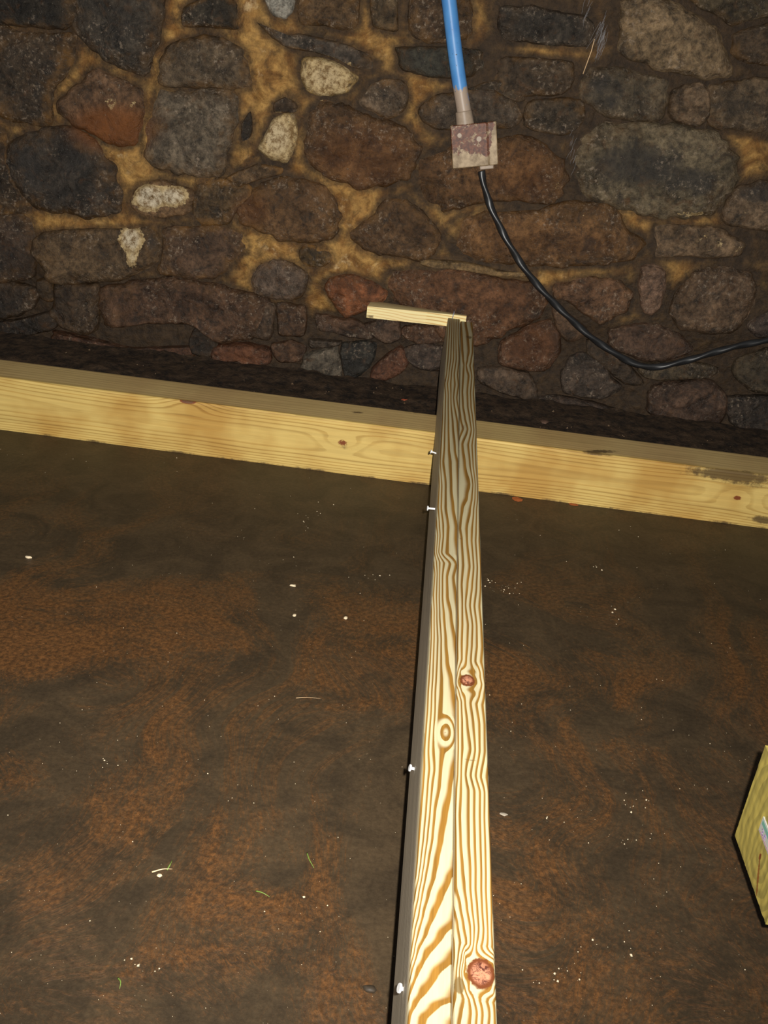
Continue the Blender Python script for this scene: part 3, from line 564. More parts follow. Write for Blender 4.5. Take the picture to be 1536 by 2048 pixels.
GR=[(643.3,{2:0.022,3:0.402,4:0.891,5:1.217}),(664.2,{2:0.082,3:0.536,4:1.052,5:1.258}),(698,{1:-0.15,2:0.12,3:0.65,4:0.9,5:1.1}),(716.2,{1:-0.095,2:0.21,3:0.524,4:0.781,5:1}),(726.7,{1:-0.073,2:0.294,3:0.413,4:0.706,5:0.936}),(747.5,{1:-0.027,2:0.214,3:0.598,4:0.804,5:0.973}),(781.4,{1:-0.017,2:0.142,3:0.5,4:0.692,5:0.875}),(807.4,{1:-0.024,2:0.197,3:0.512,4:0.701,5:0.906}),(833.4,{1:0.06,2:0.323,3:0.624,4:0.797,5:0.947}),(854.3,{1:0.203,2:0.478,3:0.696,4:0.841,5:0.964}),(885.5,{1:-0.084,2:0.168,3:0.51,4:0.72,5:0.895}),(924.6,{1:-0.118,2:0.316,3:0.592,4:0.75,5:0.901}),(963.6,{1:-0.164,2:0.553,3:0.717,4:0.83,5:0.943}),(989.7,{1:-0.098,2:0.415,3:0.665,4:0.805,5:0.927}),(1015.7,{1:-0.112,2:0.165,3:0.565,4:0.724,5:0.859}),(1054.8,{1:-0.155,2:0.075,3:0.379,4:0.632,5:0.822,6:0.966}),(1076,{1:-0.084,2:0.157,3:0.393,4:0.607,5:0.787,6:0.944}),(1128.1,{1:0,2:0.213,3:0.505,4:0.665,5:0.824,6:0.968}),(1167.2,{1:-0.01,2:0.154,3:0.4,4:0.59,5:0.769,6:0.933}),(1206.2,{1:0,2:0.198,3:0.312,4:0.495,5:0.668,6:0.866}),(1245.3,{1:0.033,2:0.189,3:0.41,4:0.585,5:0.741,6:0.915}),(1284.4,{1:0.018,2:0.166,3:0.387,4:0.548,5:0.733,6:0.931}),(1315.6,{1:0.032,2:0.177,3:0.332,4:0.505,5:0.659,6:0.877}),(1341.7,{1:-0.014,2:0.059,3:0.158,4:0.724,5:0.837,6:0.95}),(1359.9,{1:-0.04,2:0.009,3:0.072,4:0.789,5:0.888,6:0.991}),(1380.7,{1:-0.013,2:0.084,3:0.187,4:0.631,5:0.787,6:0.942}),(1401.6,{1:0.057,2:0.167,3:0.289,4:0.474,5:0.671,6:0.877}),(1440.6,{1:0.063,2:0.189,3:0.357,4:0.555,5:0.756,6:0.924}),(1492.7,{1:0.077,2:0.186,3:0.462,4:0.603,5:0.745,6:0.907}),(1544.8,{1:0.066,2:0.167,3:0.3,4:0.455,5:0.611,6:0.759,7:0.942}),(1576,{1:0.03,2:0.152,3:0.39,4:0.561,5:0.731,6:0.864,7:0.985}),(1628.1,{1:0.007,2:0.116,3:0.382,4:0.545,5:0.709,6:0.836,7:0.967}),(1680.2,{1:0.025,2:0.147,3:0.386,4:0.551,5:0.709,6:0.842,7:0.982}),(1732.3,{1:0.031,2:0.205,3:0.425,4:0.562,5:0.716,6:0.836,7:0.979}),(1771.4,{1:0.023,2:0.265,3:0.419,4:0.554,5:0.705,6:0.822,7:0.963}),(1810.4,{1:0.152,2:0.327,3:0.459,4:0.591,5:0.713,6:0.832,7:0.96}),(1849.5,{0:0.088,1:0.235,2:0.414,3:0.505,4:0.616,5:0.739,6:0.844,7:0.935}),(1883.3,{0:0.155,1:0.317,2:0.421,3:0.495,4:0.57,5:0.706,6:0.835,7:0.948}),(1914.6,{0:0.125,1:0.206,2:0.254,3:0.286,4:0.977,5:1.01,6:1.058,7:1.122}),(1941.9,{0:0.096,1:0.16,2:0.208,3:0.256,4:0.997,5:1.029,6:1.086,7:1.15}),(1971.9,{0:0.064,1:0.191,2:0.303,3:0.382,4:0.908,5:0.971,6:1.051,7:1.115}),(1992.7,{0:0.031,1:0.252,2:0.384,3:0.503,4:0.66,5:0.818,6:0.943,7:1.101}),(2018.8,{0:-0.025,1:0.175,2:0.405,3:0.543,4:0.666,5:0.834,6:0.942,7:1.08}),(2044.8,{0:-0.051,1:0.123,2:0.375,3:0.52,4:0.646,5:0.796,6:0.946,7:1.09})]

def phase_table(T):
    """list of (y, phase(u)) made from ring lines k -> u read along the board"""
    out = []
    for py, d in T:
        y = on_z(903, py, BTOP).y
        ks = sorted(d); us = [d[k] for k in ks]
        out.append((y, ks, us))
    out.sort(key=lambda q: q[0])
    return out
BTOP = .28; SLH = .144; BX0, BXM, BX1 = .0580, .0964, .1350
def phase_at(T, y, u):
    def one(ks, us):
        if u <= us[0]:
            s = (us[1] - us[0]); s = max(s, .1); return ks[0] - (us[0] - u) / s
        if u >= us[-1]:
            s = max(us[-1] - us[-2], .1); return ks[-1] + (u - us[-1]) / s
        for a in range(len(ks) - 1):
            if u <= us[a + 1]:
                return ks[a] + (ks[a + 1] - ks[a]) * (u - us[a]) / max(1e-6, us[a + 1] - us[a])
    if y <= T[0][0]:
        return one(*T[0][1:]) + (T[0][0] - y) * 6 * (1 if len(T) else 0)
    if y >= T[-1][0]: return one(*T[-1][1:])
    lo, hi = 0, len(T) - 1
    while hi - lo > 1:
        m_ = (lo + hi) // 2
        if T[m_][0] <= y: lo = m_
        else: hi = m_
    t = (y - T[lo][0]) / (T[hi][0] - T[lo][0]); t = t * t * (3 - 2 * t) * .5 + t * .5
    return one(*T[lo][1:]) * (1 - t) + one(*T[hi][1:]) * t

def make_board(parent, x0, x1, T, y0, y1, knots, side, rings=(), stains=()):
    """a plank on edge: dense top face carrying the ring phase, sides and ends following"""
    W_ = x1 - x0; D = BTOP - SLH - .0022; NT, NS = 26, 8
    ys = np.concatenate([np.arange(y0, .55, .03), np.arange(.55, y1, .0035), [y1]])
    r = .0022
    V = []; ph = []; kn = []; st = []; gr = []; we = []
    for y in ys:
        wob = .0007 * noise.noise((y * 3, x0 * 50, 0))
        for i in range(NT):
            u = i / (NT - 1); x = x0 + W_ * u; e = min(u, 1 - u) * W_
            z = BTOP - (r - math.sqrt(max(0, r * r - (r - e) ** 2)) if e < r else 0) + wob
            z += .0006 * noise.noise((x * 120, y * 9, x0))
            p = phase_at(T, y, u) if y < 3.2 else 0
            k = 0; s = 0
            for kx, ky, rx, ry, kk in knots:
                q = math.hypot((u - kx) / rx, (y - ky) / ry); k = max(k, kk * max(0, 1.0 - .5 * q ** 1.6))
                if kk >= .6: p += .35 * math.exp(-((q - 1.5) / .5) ** 2)
            for kx, ky, rx, ry, n_ in rings:                      # closed ring patterns around small knots
                q = math.hypot((u - kx) / rx, (y - ky) / ry)
                if q < 1: p = p * (q ** 3) + (1 - q ** 3) * (4.9 + n_ * (q - 1))
            for kx, ky_, rx, ry, kk in stains:
                q = ((u - kx) / rx) ** 2 + ((y - ky_) / ry) ** 2
                if q < 6: s = max(s, kk * math.exp(-.7 * q * q))
            V.append((x, y, z)); ph.append(p); kn.append(k); st.append(s); gr.append(1); we.append(0)
        pl, pr = ph[-NT], ph[-1]
        for i in range(1, NS + 1):                                # right side, downwards
            d = r + (D - r) * i / NS
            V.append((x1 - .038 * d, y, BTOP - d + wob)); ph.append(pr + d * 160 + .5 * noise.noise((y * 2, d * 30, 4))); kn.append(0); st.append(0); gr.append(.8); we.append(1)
        for i in range(NS, 0, -1):                                # left side, upwards
            d = r + (D - r) * i / NS
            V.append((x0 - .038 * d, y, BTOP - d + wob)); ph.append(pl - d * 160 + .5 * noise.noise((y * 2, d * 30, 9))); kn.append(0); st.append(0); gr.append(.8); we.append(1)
    n = NT + 2 * NS; F = []
    for j in range(len(ys) - 1):
        for i in range(n):
            a = j * n + i; b = j * n + (i + 1) % n; F.append((a, b, b + n, a + n))
    F.append(tuple(range(n - 1, -1, -1))); F.append(tuple(range((len(ys) - 1) * n, len(ys) * n)))
    o = obj('board', V, F, M_JOIST, parent, {'phase': ph, 'knot': kn, 'stain': st, 'grain': gr, 'face_tone': we}, smooth=50)
    return o
def ky(py): return on_z(930, py, BTOP).y
joist = thing('doubled_joist', (.0965, 1.5, SLH), 'long striped yellow pine joist of two boards nailed side by side, lying across the sleeper', 'joist')
TL, TR = phase_table(GL), phase_table(GR)
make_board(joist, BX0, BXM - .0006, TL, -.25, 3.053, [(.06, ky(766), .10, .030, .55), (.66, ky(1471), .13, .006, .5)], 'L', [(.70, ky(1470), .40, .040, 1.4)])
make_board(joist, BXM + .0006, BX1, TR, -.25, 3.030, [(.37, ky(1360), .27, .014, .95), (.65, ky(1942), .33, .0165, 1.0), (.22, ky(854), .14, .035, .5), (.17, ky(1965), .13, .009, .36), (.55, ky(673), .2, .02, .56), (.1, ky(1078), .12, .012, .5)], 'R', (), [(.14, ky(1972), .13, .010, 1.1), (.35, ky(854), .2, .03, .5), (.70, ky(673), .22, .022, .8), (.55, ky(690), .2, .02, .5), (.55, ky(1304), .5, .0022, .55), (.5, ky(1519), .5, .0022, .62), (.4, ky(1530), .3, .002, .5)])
for (px, py, z, L_, dz) in [(868, 906, .205, .013, .25), (871, 1018, .248, .014, .02), (824, 1537, .20, .006, .2), (806, 1978, .235, .004, .3)]:
    b = Vector((BX0 - .038 * (BTOP - z), on_z(px, py, z).y, z))
    d = Vector((-1, -.12, dz)).normalized()
    v1, f1 = cyl(b - d * .02, b + d * L_, .0019, n=10); v2, f2 = cyl(b + d * (L_ - .0015), b + d * (L_ + .0008), .0046, n=14, bev=.0004)
    obj('nail', *join((v1, f1), (v2, f2)), M_NAIL, joist, smooth=40)
b = Vector((BX1 - .002, on_z(950, 693, .255).y, .255))
v1, f1 = cyl(b - Vector((.015, 0, 0)), b + Vector((.002, 0, 0)), .0019, n=10); v2, f2 = cyl(b + Vector((.001, 0, 0)), b + Vector((.0045, 0, 0)), .0043, n=14)
obj('nail', *join((v1, f1), (v2, f2)), M_NAIL, joist, smooth=40)

# sleeper: a square timber lying on the floor across the whole view
SY0, SY1 = 2.390, 2.535
def sleeper_geom():
    V = []; F = []; ph = []; kn = []; st = []; gr = []; we = []
    X0, X1 = -1.75, 1.55; NX = 520; NZ = 44; NTp = 26; r = .004
    KN = [(on_y(375, 803, SY0), .020, .006, 1.1), (on_y(685, 886, SY0), .018, .013, .62), (on_y(1475, 996, SY0), .013, .008, .72)]
    def face_phase(x, z):
        zc = .078 + .010 * noise.noise((x * 1.3, 3, 0)); e = (z - zc) / .07
        g = 2.0 * noise.noise((x * 1.1, 7, 1)) + .35 * noise.noise((x * 5, 2, z * 20))
        p = 6.2 * abs(e) ** 1.75 + g
        for q, rx, rz, k in KN:
            dx = (x - q.x); dz = (z - q.z); p += (2.6 * math.exp(-(dx / .07) ** 2 - (dz / .026) ** 2)) * (1 if k < 1 else -1.2)
        return p
    def put(x, y, z, p, k, s, g_=1, w_=0): V.append((x, y, z)); ph.append(p); kn.append(k); st.append(s); gr.append(g_); we.append(w_)
    xs = np.linspace(X0, X1, NX)
    for x in xs:
        bow = .006 * math.sin((x + 1.2) * 1.4) * 0 + .0025 * noise.noise((x * 1.7, 0, 5))
        for i in range(NZ):                                        # front face, bottom to top
            z = SLH * i / (NZ - 1); e = SLH - z
            y = SY0 + bow + (r - math.sqrt(max(0, r * r - (r - e) ** 2)) if e < r else 0)
            k = 0
            for q, rx, rz, kk in KN: k = max(k, kk * max(0, 1 - .5 * math.hypot((x - q.x) / rx, (z - q.z) / rz) ** 1.6))
            px, py = pix((x, SY0, z)); s = 0
            s = max(s, .95 * math.exp(-(max(0, z - .003) / .004) ** 2) * (.55 + .5 * noise.noise((x * 14, 0, 0))))     # damp lower arris
            for cx, cy, rx, ry, w in [(1465, 950, 95, 15, 1.0), (1420, 950, 60, 30, .4), (1195, 907, 36, 4, 1.0), (1525, 1040, 26, 9, .95), (1490, 966, 60, 10, .7), (720, 896, 20, 5, .4), (690, 895, 20, 8, .6)]:
                q = ((px - cx) / rx) ** 2 + ((py - cy - (px - cx) * .10) / ry) ** 2
                if q < 6: s = max(s, w * math.exp(-.6 * q))
            put(x, y, z, face_phase(x, z), k, s, min(1, .25 + abs((z - .078) / .07) * 1.3))
        for i in range(1, NTp):                                    # top face, front to back
            t = i / (NTp - 1); y = SY0 + .002 + (SY1 - SY0 - .002) * t
            z = SLH - .0006 + .0006 * noise.noise((x * 3, y * 20, 1)) - (.003 if i == NTp - 1 else 0)
            px, py = pix((x, y, z)); s = 0
            for cx, cy, rx, ry, w in [(715, 825, 16, 3, .8), (830, 824, 34, 5, .55), (1480, 945, 60, 8, .6), (380, 784, 40, 4, .3), (240, 765, 60, 4, .25), (1200, 903, 40, 4, .9)]:
                q = ((px - cx) / rx) ** 2 + ((py - cy) / ry) ** 2
                if q < 6: s = max(s, w * math.exp(-.6 * q))
            put(x, y, z, (y - SY0) * 60 + 1.6 * noise.noise((x * 1.2, y * 9, 3)), 0, s, .6, min(1, t * 8) * (.62 + .25 * noise.noise((x * 2, 1, 8))))  # top greyed for wet dirt, with dim grazing light painted in
        put(x, SY1 - .001, SLH * .5, 0, 0, 0, 0); put(x, SY1 - .002, 0, 0, 0, 0, 0)
    n = NZ + NTp - 1 + 2
    for j in range(NX - 1):
        for i in range(n):
            a = j * n + i; b = j * n + (i + 1) % n; F.append((a, a + n, b + n, b))
    F.append(tuple(range(n))); F.append(tuple(range((NX - 1) * n + n - 1, (NX - 1) * n - 1, -1)))
    return V, F, {'phase': ph, 'knot': kn, 'stain': st, 'grain': gr, 'face_tone': we}
v, f, at = sleeper_geom()
sleeper = obj('timber_sleeper', v, f, M_SLEEP, None, at, smooth=50, origin=(0, (SY0 + SY1) / 2, 0))
tag(sleeper, 'thick yellow timber sleeper lying on the floor along the wall, crossed by the joist', 'timber')

# timber on the right whose sawn end, with its tag, looks at us
EX = .480; EY1 = 1.034; EZ0 = SLH; ES = .146
def right_timber():
    n = 60; V = []; F = []; ph = []; kn = []; st = []; gr = []
    cy, cz = .953, .185
    for j in range(n):
        for i in range(n):
            u, w = i / (n - 1), j / (n - 1)
            y = EY1 - ES * u + .0005 * noise.noise((w * 40, 0, 0)) * (i == 0); z = EZ0 + ES * w + .0005 * noise.noise((u * 40, 3, 0)) * (j == 0)
            x = EX + .0006 * noise.noise((y * 90, z * 90, 2)) + .0005 * noise.noise((y * 300, z * 20, 2))
            rr = math.hypot((y - cy) * 1.25, (z - cz) * (.62 if z > cz else 1.2))
            p = rr / .020 + .5 + .35 * noise.noise((y * 40, z * 40, 0))
            d = math.hypot((y - (.956 - .60 * (.188 - z))) / .0032, (z - .166) / .024); s = 1.15 * math.exp(-d ** 4 * .6)
            k = max(0, .75 - .5 * math.hypot((y - cy) / .005, (z - cz) / .008) ** 1.6)
            V.append((x, y, z)); ph.append(p); kn.append(k); st.append(s); gr.append(1)
    for j in range(n - 1):
        for i in range(n - 1):
            a = j * n + i; F.append((a, a + 1, a + n + 1, a + n))
    m = len(V); LX = EX + .75
    for (y, z) in ((EY1, EZ0), (EY1 - ES, EZ0), (EY1 - ES, EZ0 + ES), (EY1, EZ0 + ES)):
        V.append((LX, y, z)); ph.append((y + z) * 30); kn.append(0); st.append(0); gr.append(.6)
    bot = list(range(n)); tp = [(n - 1) * n + i for i in range(n)]; b0 = [j * n for j in range(n)]; b1 = [j * n + n - 1 for j in range(n)]
    F += [tuple(bot[::-1] + [m, m + 1]), tuple(tp + [m + 2, m + 3]), tuple(b0 + [m + 3, m]), tuple(b1[::-1] + [m + 1, m + 2]), (m, m + 3, m + 2, m + 1)]
    return V, F, {'phase': ph, 'knot': kn, 'stain': st, 'grain': gr}
rt = thing('square_timber', (EX + .35, EY1 - ES / 2, EZ0), 'greenish square timber with a tagged sawn end, entering at the right edge of the photo', 'timber')
v, f, at = right_timber()
obj('beam', v, f, M_END, rt, at, smooth=30)
M_TAG = mat_plain('white_tag_plastic', (226, 226, 216), .55, .35, 0, .5, .03)
M_TEAL = mat_plain('teal_print', (140, 196, 178), .55, .4, 0, .4, .03); M_PINK = mat_plain('pink_print', (214, 150, 168), .55, .4, 0, .4, .03); M_PURP = mat_plain('purple_print', (150, 120, 176), .55, .4, 0, .4, .03)
TY, TZ0, TZ1, TX = .9762, .2065, .2275, EX - .0008
def plate(y0, y1, z0, z1, x0, x1):
    V = [(x, y, z) for x in (x0, x1) for y in (y0, y1) for z in (z0, z1)]
    return V, [(0, 1, 3, 2), (4, 6, 7, 5), (0, 4, 5, 1), (2, 3, 7, 6), (0, 2, 6, 4), (1, 5, 7, 3)]
tg = obj('tag', *plate(TY, TY - .055, TZ0, TZ1, TX - .0006, TX + .0012), M_TAG, rt, smooth=False); tg['label'] = 'white printed end tag with teal and pink bands'
obj('teal_band', *plate(TY - .003, TY - .053, TZ1 - .0085, TZ1 - .0025, TX - .0008, TX - .0004), M_TEAL, tg, smooth=False)
obj('pink_band', *plate(TY - .003, TY - .053, TZ0 + .0018, TZ0 + .0030, TX - .0008, TX - .0004), M_PINK, tg, smooth=False)
glyph = [(.0, .0085), (.002, .0105), (.0042, .0095), (.004, .0075), (.0022, .0062), (.0035, .0045), (.0062, .0045), (.0078, .006)]
pts = spline([(TX - .0007, TY - .0085 - a, TZ0 + b) for a, b in glyph], 40)
obj('lettering', *tube(pts, .00045, 6), M_PURP, tg)
pts = spline([(TX - .0007, TY - .019 - a * .9, TZ0 + b) for a, b in [(0, .0042), (.001, .0105), (.0045, .0095), (.001, .007), (.005, .0042)]], 40)
obj('lettering', *tube(pts, .00045, 6), M_PURP, tg)
M_ROUGH = mat_plain('rough_offcut', (150, 120, 70), KS, .7, 0, .3, .25, 20)
def chamfer_block(x0, x1, y0, y1, z0, z1, c=.004):
    R_ = []
    for x, s in ((x0, c), (x0 + c, 0), (x1 - c, 0), (x1, c)):
        a0, a1, b0, b1 = y0 + s, y1 - s, z0 + s, z1 - s
        R_.append([(x, a0 + c, b0), (x, a1 - c, b0), (x, a1, b0 + c), (x, a1, b1 - c), (x, a1 - c, b1), (x, a0 + c, b1), (x, a0, b1 - c), (x, a0, b0 + c)])
    return loft(R_)

# wedge nailed across the far end of the joist
def wedge_geom():
    zt0, zt1 = .2835, .2918; zb0, zb1 = .2475, .2535; x0, x1 = -.193, .114; yf = 3.0555
    nx = 60; nz = 14; V = []; F = []; ph = []; kn = []; st = []; gr = []; we = []
    for i in range(nx):
        t = i / (nx - 1); x = x0 + (x1 - x0) * t
        zt = zt0 + (zt1 - zt0) * t; zb = zb0 + (zb1 - zb0) * t
        yb = yf + .070 * (1 - t) + .012; z_b = zt
        xb = x + .006 * (1 - t)
        for j in range(nz):
            w = j / (nz - 1); z = zb + (zt - zb) * w
            V.append((x, yf, z)); ph.append(w * 4 + t * 2.2 + .6 * noise.noise((x * 9, z * 30, 0))); kn.append(0); st.append(.7 if j == 0 or (i < 5 and w < .3) else 0); gr.append(.55 if t < .6 else .9); we.append(0)
        V.append((xb, yb, z_b)); ph.append(0); kn.append(0); st.append(0); gr.append(.3); we.append(1)  # greyer tone towards the back edge
        V.append((xb, yb, zb)); ph.append(0); kn.append(0); st.append(0); gr.append(.3); we.append(1)
    n = nz + 2
    for i in range(nx - 1):
        for j in range(n):
            a = i * n + j; b = i * n + (j + 1) % n; F.append((a, a + n, b + n, b))
    F.append(tuple(range(n))); F.append(tuple(range((nx - 1) * n + n - 1, (nx - 1) * n - 1, -1)))
    return V, F, {'phase': ph, 'knot': kn, 'stain': st, 'grain': gr, 'face_tone': we}
wd = thing('wooden_wedge', (.05, 3.07, .25), 'pale sawn pine wedge fixed across the far end of the joist', 'wood block')
v, f, at = wedge_geom(); obj('block', v, f, M_WEDGE, wd, at, smooth=30)
M_WIRE = mat_plain('grey_wire', (150, 152, 168), 1.0, .4, .2, .5, .05)
q0, q1 = on_y(908, 626, 3.052), on_y(904.5, 637, 3.052)
obj('wire', *tube([q0 + Vector((0, .02, .004)), q0, (q0 + q1) / 2, q1, q1 - Vector((0, 0, .012))], .0014, 8), M_WIRE, wd)

# ------------------------------------------------------------------ conduit, junction box, cable on the wall
BY = 3.055                                  # face of the box
def wp(px, py, y): return on_y(px, py, y)
M_BLUE = Mat('blue_painted_plastic', .42, .45)
p = M_BLUE.pos(); zc = M_BLUE.node('ShaderNodeSeparateXYZ'); M_BLUE.link(p, zc.inputs[0])
wear = M_BLUE.math('ADD', M_BLUE.rng(zc.outputs['Z'], .06, .125, .75, -.05), M_BLUE.math('MULTIPLY', M_BLUE.math('SUBTRACT', M_BLUE.noise(M_BLUE.pos((1, 1, .5)), 42, 5, .65), .5), 1.8))
cb = M_BLUE.mix(M_BLUE.noise(p, 20, 3), lin((46, 108, 176), KX), lin((92, 150, 204), KX))
cb = M_BLUE.mix(M_BLUE.rng(wear, .38, .52), cb, lin((158, 140, 124), KX))
cb = M_BLUE.mix(M_BLUE.rng(M_BLUE.noise(p, 130, 3), .70, .74), cb, lin((40, 40, 44), KX))
M_BLUE = M_BLUE.out(cb)
M_GREY = mat_plain('grimy_white_plastic', (150, 132, 114), KX, .45, 0, .4, .14, 40)
cond = thing('conduit', wp(934, 246, BY + .03), 'blue plastic conduit pipe running down the wall into the junction box', 'pipe')
pts = spline([Vector((-.108, 3.075, 1.74)), Vector((-.098, 3.075, 1.45)), wp(884, -120, 3.075), wp(891, -50, 3.078), wp(899, 10, 3.08), (wp(909, 95, 3.08)), wp(918, 160, 3.08), wp(929, 228, 3.08)], 60)
pipe = obj('pipe', *tube(pts, .0205, 24), M_BLUE, cond, origin=tuple(wp(934, 246, BY + .03)))
q0, q1 = wp(927, 222, 3.08), wp(930, 246, 3.08)
e = (q1 - q0).normalized()
obj('socket', *cyl(q0, q0 + e * .046, .0235, .0262, 24, .002), M_GREY, cond, smooth=40)
M_BOX = Mat('paint_spotted_box', .5, .35)
p = M_BOX.pos(); s = M_BOX.node('ShaderNodeSeparateXYZ'); M_BOX.link(p, s.inputs[0])
nb = M_BOX.noise(p, 48, 7, .72, .8)
rz = M_BOX.math('ADD', M_BOX.rng(s.outputs['Z'], -.05, -.012, -.28, .26), M_BOX.math('MULTIPLY', M_BOX.math('SUBTRACT', nb, .5), 1.7))
rz = M_BOX.math('ADD', rz, M_BOX.rng(s.outputs['X'], .042, .060, .0, -.8))
cbx = M_BOX.mix(M_BOX.rng(M_BOX.noise(p, 30, 6, .7), .3, .7), lin((112, 92, 64), KX), lin((172, 150, 120), KX))
cbx = M_BOX.mix(M_BOX.rng(rz, .10, .20), cbx, M_BOX.mix(M_BOX.rng(M_BOX.noise(p, 90, 6, .75), .35, .65), lin((66, 34, 23), KX), lin((112, 66, 44), KX)))
M_BOX = M_BOX.out(cbx)
bc = (wp(899, 252, BY) + wp(991, 243, BY) + wp(1000, 328, BY) + wp(905, 338, BY)) / 4
ang = math.atan2((wp(991, 243, BY) - wp(899, 252, BY)).z, (wp(991, 243, BY) - wp(899, 252, BY)).x)
R = Matrix.Rotation(-ang, 3, 'Y')
hw = (wp(991, 243, BY) - wp(899, 252, BY)).length / 2; hh = (wp(905, 338, BY) - wp(899, 252, BY)).length / 2
def boxy(x0, x1, z0, z1, y0, y1, bev=.003):
    R_ = []
    for y, s_ in ((y0, bev), (y0 + bev, 0), (y1, 0)):
        a, b, c, d = x0 + s_, x1 - s_, z0 + s_, z1 - s_
        R_.append([bc + R @ Vector(q) for q in ((a + bev, y, c), (b - bev, y, c), (b, y, c + bev), (b, y, d - bev), (b - bev, y, d), (a + bev, y, d), (a, y, d - bev), (a, y, c + bev))])
    return loft(R_)
jb = thing('junction_box', tuple(bc), 'small square grimy white junction box with rust-brown blotches, below the blue pipe', 'electrical box')
obj('body', *boxy(-hw + .002, hw - .002, -hh + .002, hh - .002, .006, .038), M_BOX, jb, smooth=30)
xs_ = hw * .60
obj('cover', *boxy(-hw, xs_ - .0006, -hh, hh, -.002, .007, .0022), M_BOX, jb, smooth=30)
fl_ = obj('flange', *boxy(xs_ + .0006, hw, -hh, hh, .0005, .007, .002), M_BOX, jb, smooth=30); fl_['label'] = 'narrow side strip beside the cover'
for (px, py, rr) in [(919, 271, .0075), (958, 303 - 25, .0085), (950, 289, .0025), (958, 311, .0055)]:
    q = wp(px, py, BY - .002)
    obj('screw_cap', *cyl(q + Vector((0, .003, 0)), q - Vector((0, .0018, 0)), rr, rr * .9, 16, .0006), M_GREY if rr != .0055 else M_BOX, jb, smooth=40)
gl = wp(964, 337, BY + .014)
v1 = boxy(.012, .052, -hh - .0105, -hh + .0005, .004, .030, .002); obj('gland', *v1, M_GREY, jb, smooth=30)
M_CABLE = mat_plain('black_cable_rubber', (34, 34, 35), 1.0, .36, 0, .5, .2)
CP = [(963, 342, 3.070), (970, 378, 3.068), (986, 424, 3.062), (1016, 484, 3.055), (1050, 538, 3.05), (1088, 584, 3.048), (1130, 627, 3.046), (1180, 672, 3.043), (1222, 701, 3.04), (1262, 724, 3.04), (1304, 734, 3.04), (1350, 727, 3.04), (1404, 712, 3.042), (1466, 694, 3.045), (1536, 680, 3.05), (1600, 668, 3.06), (1720, 640, 3.06), (1850, 560, 3.06)]
pts = spline([wp(*q) for q in CP], 560)
cable = obj('cable', *tube(pts, .0096, 16, 2, 34.0, .13), M_CABLE, None, origin=tuple(wp(963, 342, 3.07)))
tag(cable, 'black twisted power cable sagging from the junction box along the stone wall', 'cable')

# straw and cobweb caught on the wall
M_STRAW = mat_plain('dry_straw', (205, 172, 132), KX, .6, 0, .3, .1)
a, b_ = wp(1189, 78, 3.095), wp(1166, 148, 3.092)
o = obj('straw', *tube([a, a * .66 + b_ * .34 + Vector((.002, -.002, 0)), b_], .0013, 6), M_STRAW, None, origin=tuple(b_))
tag(o, 'single dry straw stuck upright on the wall right of the pipe', 'straw')
M_WEB = mat_plain('dusty_cobweb', (150, 146, 146), 1.2, .7, 0, .2, .1)
parts = []
for (cx, cy, L_, n_) in [(1208, 60, 60, 34), (1146, 290, 30, 12), (1180, 18, 50, 8)]:
    for i in range(n_):
        px = cx + rnd.gauss(0, 4); py = cy + rnd.gauss(0, 16); a_ = rnd.gauss(.36, .09); l = L_ * rnd.uniform(.3, 1)
        p0 = wp(px, py, 3.098 + rnd.uniform(-.006, .006)); p1 = wp(px - math.sin(a_) * l, py + math.cos(a_) * l, 3.10 + rnd.uniform(-.006, .006))
        parts.append(tube([p0, (p0 + p1) / 2 + Vector((rnd.gauss(0, .003), 0, 0)), p1], .00026, 4))
o = obj('cobweb', *join(*parts), M_WEB); tag(o, 'wispy grey cobweb strands on the stones near the top right', 'cobweb', None, 'stuff')

# ------------------------------------------------------------------ small things on the floor
def chip(name, px, py, size, mat, label, cat, flat=.4, group=None, z=0.0, seed=0):
    c = on_z(px, py, z); n = 9; R_ = []
    r2 = random.Random(px * 7 + py)
    rad = [size * r2.uniform(.7, 1.15) for _ in range(n)]; st_ = r2.uniform(.7, 1.5)
    for t, s_ in ((0, .8), (.35, 1.0), (.75, .85), (1.0, .45)):
        R_.append([(c.x + math.cos(2 * math.pi * k / n) * rad[k] * s_ * st_, c.y + math.sin(2 * math.pi * k / n) * rad[k] * s_ / st_, z + t * size * flat * 2 * (1 + .1 * math.sin(k * 2))) for k in range(n)])
    o = obj(name, *loft(R_), mat, None, smooth=50, origin=(c.x, c.y, z))
    if label: tag(o, label, cat, group)
    return o
M_PEB = mat_plain('pale_pebble', (150, 128, 100), KF * 1.9, .5, 0, .4, .2, 90); M_CHIP = mat_plain('white_chip', (226, 206, 172), KF * 1.15, .6, 0, .3, .08)
M_LEAF = mat_plain('dead_leaf', (150, 82, 44), KF * 1.6, .6, 0, .3, .25, 60); M_GRASS = mat_plain('fresh_grass', (112, 138, 62), KF * 1.2, .5, 0, .3, .15)
M_BRICK = mat_plain('brick_crumb', (140, 68, 44), KW, .7, 0, .3, .2)
chip('pebble', 470, 916, .0105, M_PEB, 'round pale pebble on the floor against the sleeper', 'pebble', .7)
chip('leaf', 1034, 998, .016, M_LEAF, 'orange-brown dead leaf scrap on the floor by the sleeper, next to the joist', 'leaf', .04)
chip('leaf', 1146, 1009, .011, M_LEAF, 'small red-brown leaf scrap under the sleeper edge, farther from the joist', 'leaf', .05)
chip('paint_chip', 1266, 1019, .0065, M_CHIP, 'cream chip against the sleeper right of the joist', 'chip', .4)
chip('paint_chip', 691, 1237, .0046, M_CHIP, 'oblong cream chip alone on the open floor left of the joist', 'chip', .4)
chip('paint_chip', 589, 1231, .0044, M_CHIP, 'flat tan chip on the floor left of the oblong cream chip', 'chip', .3)
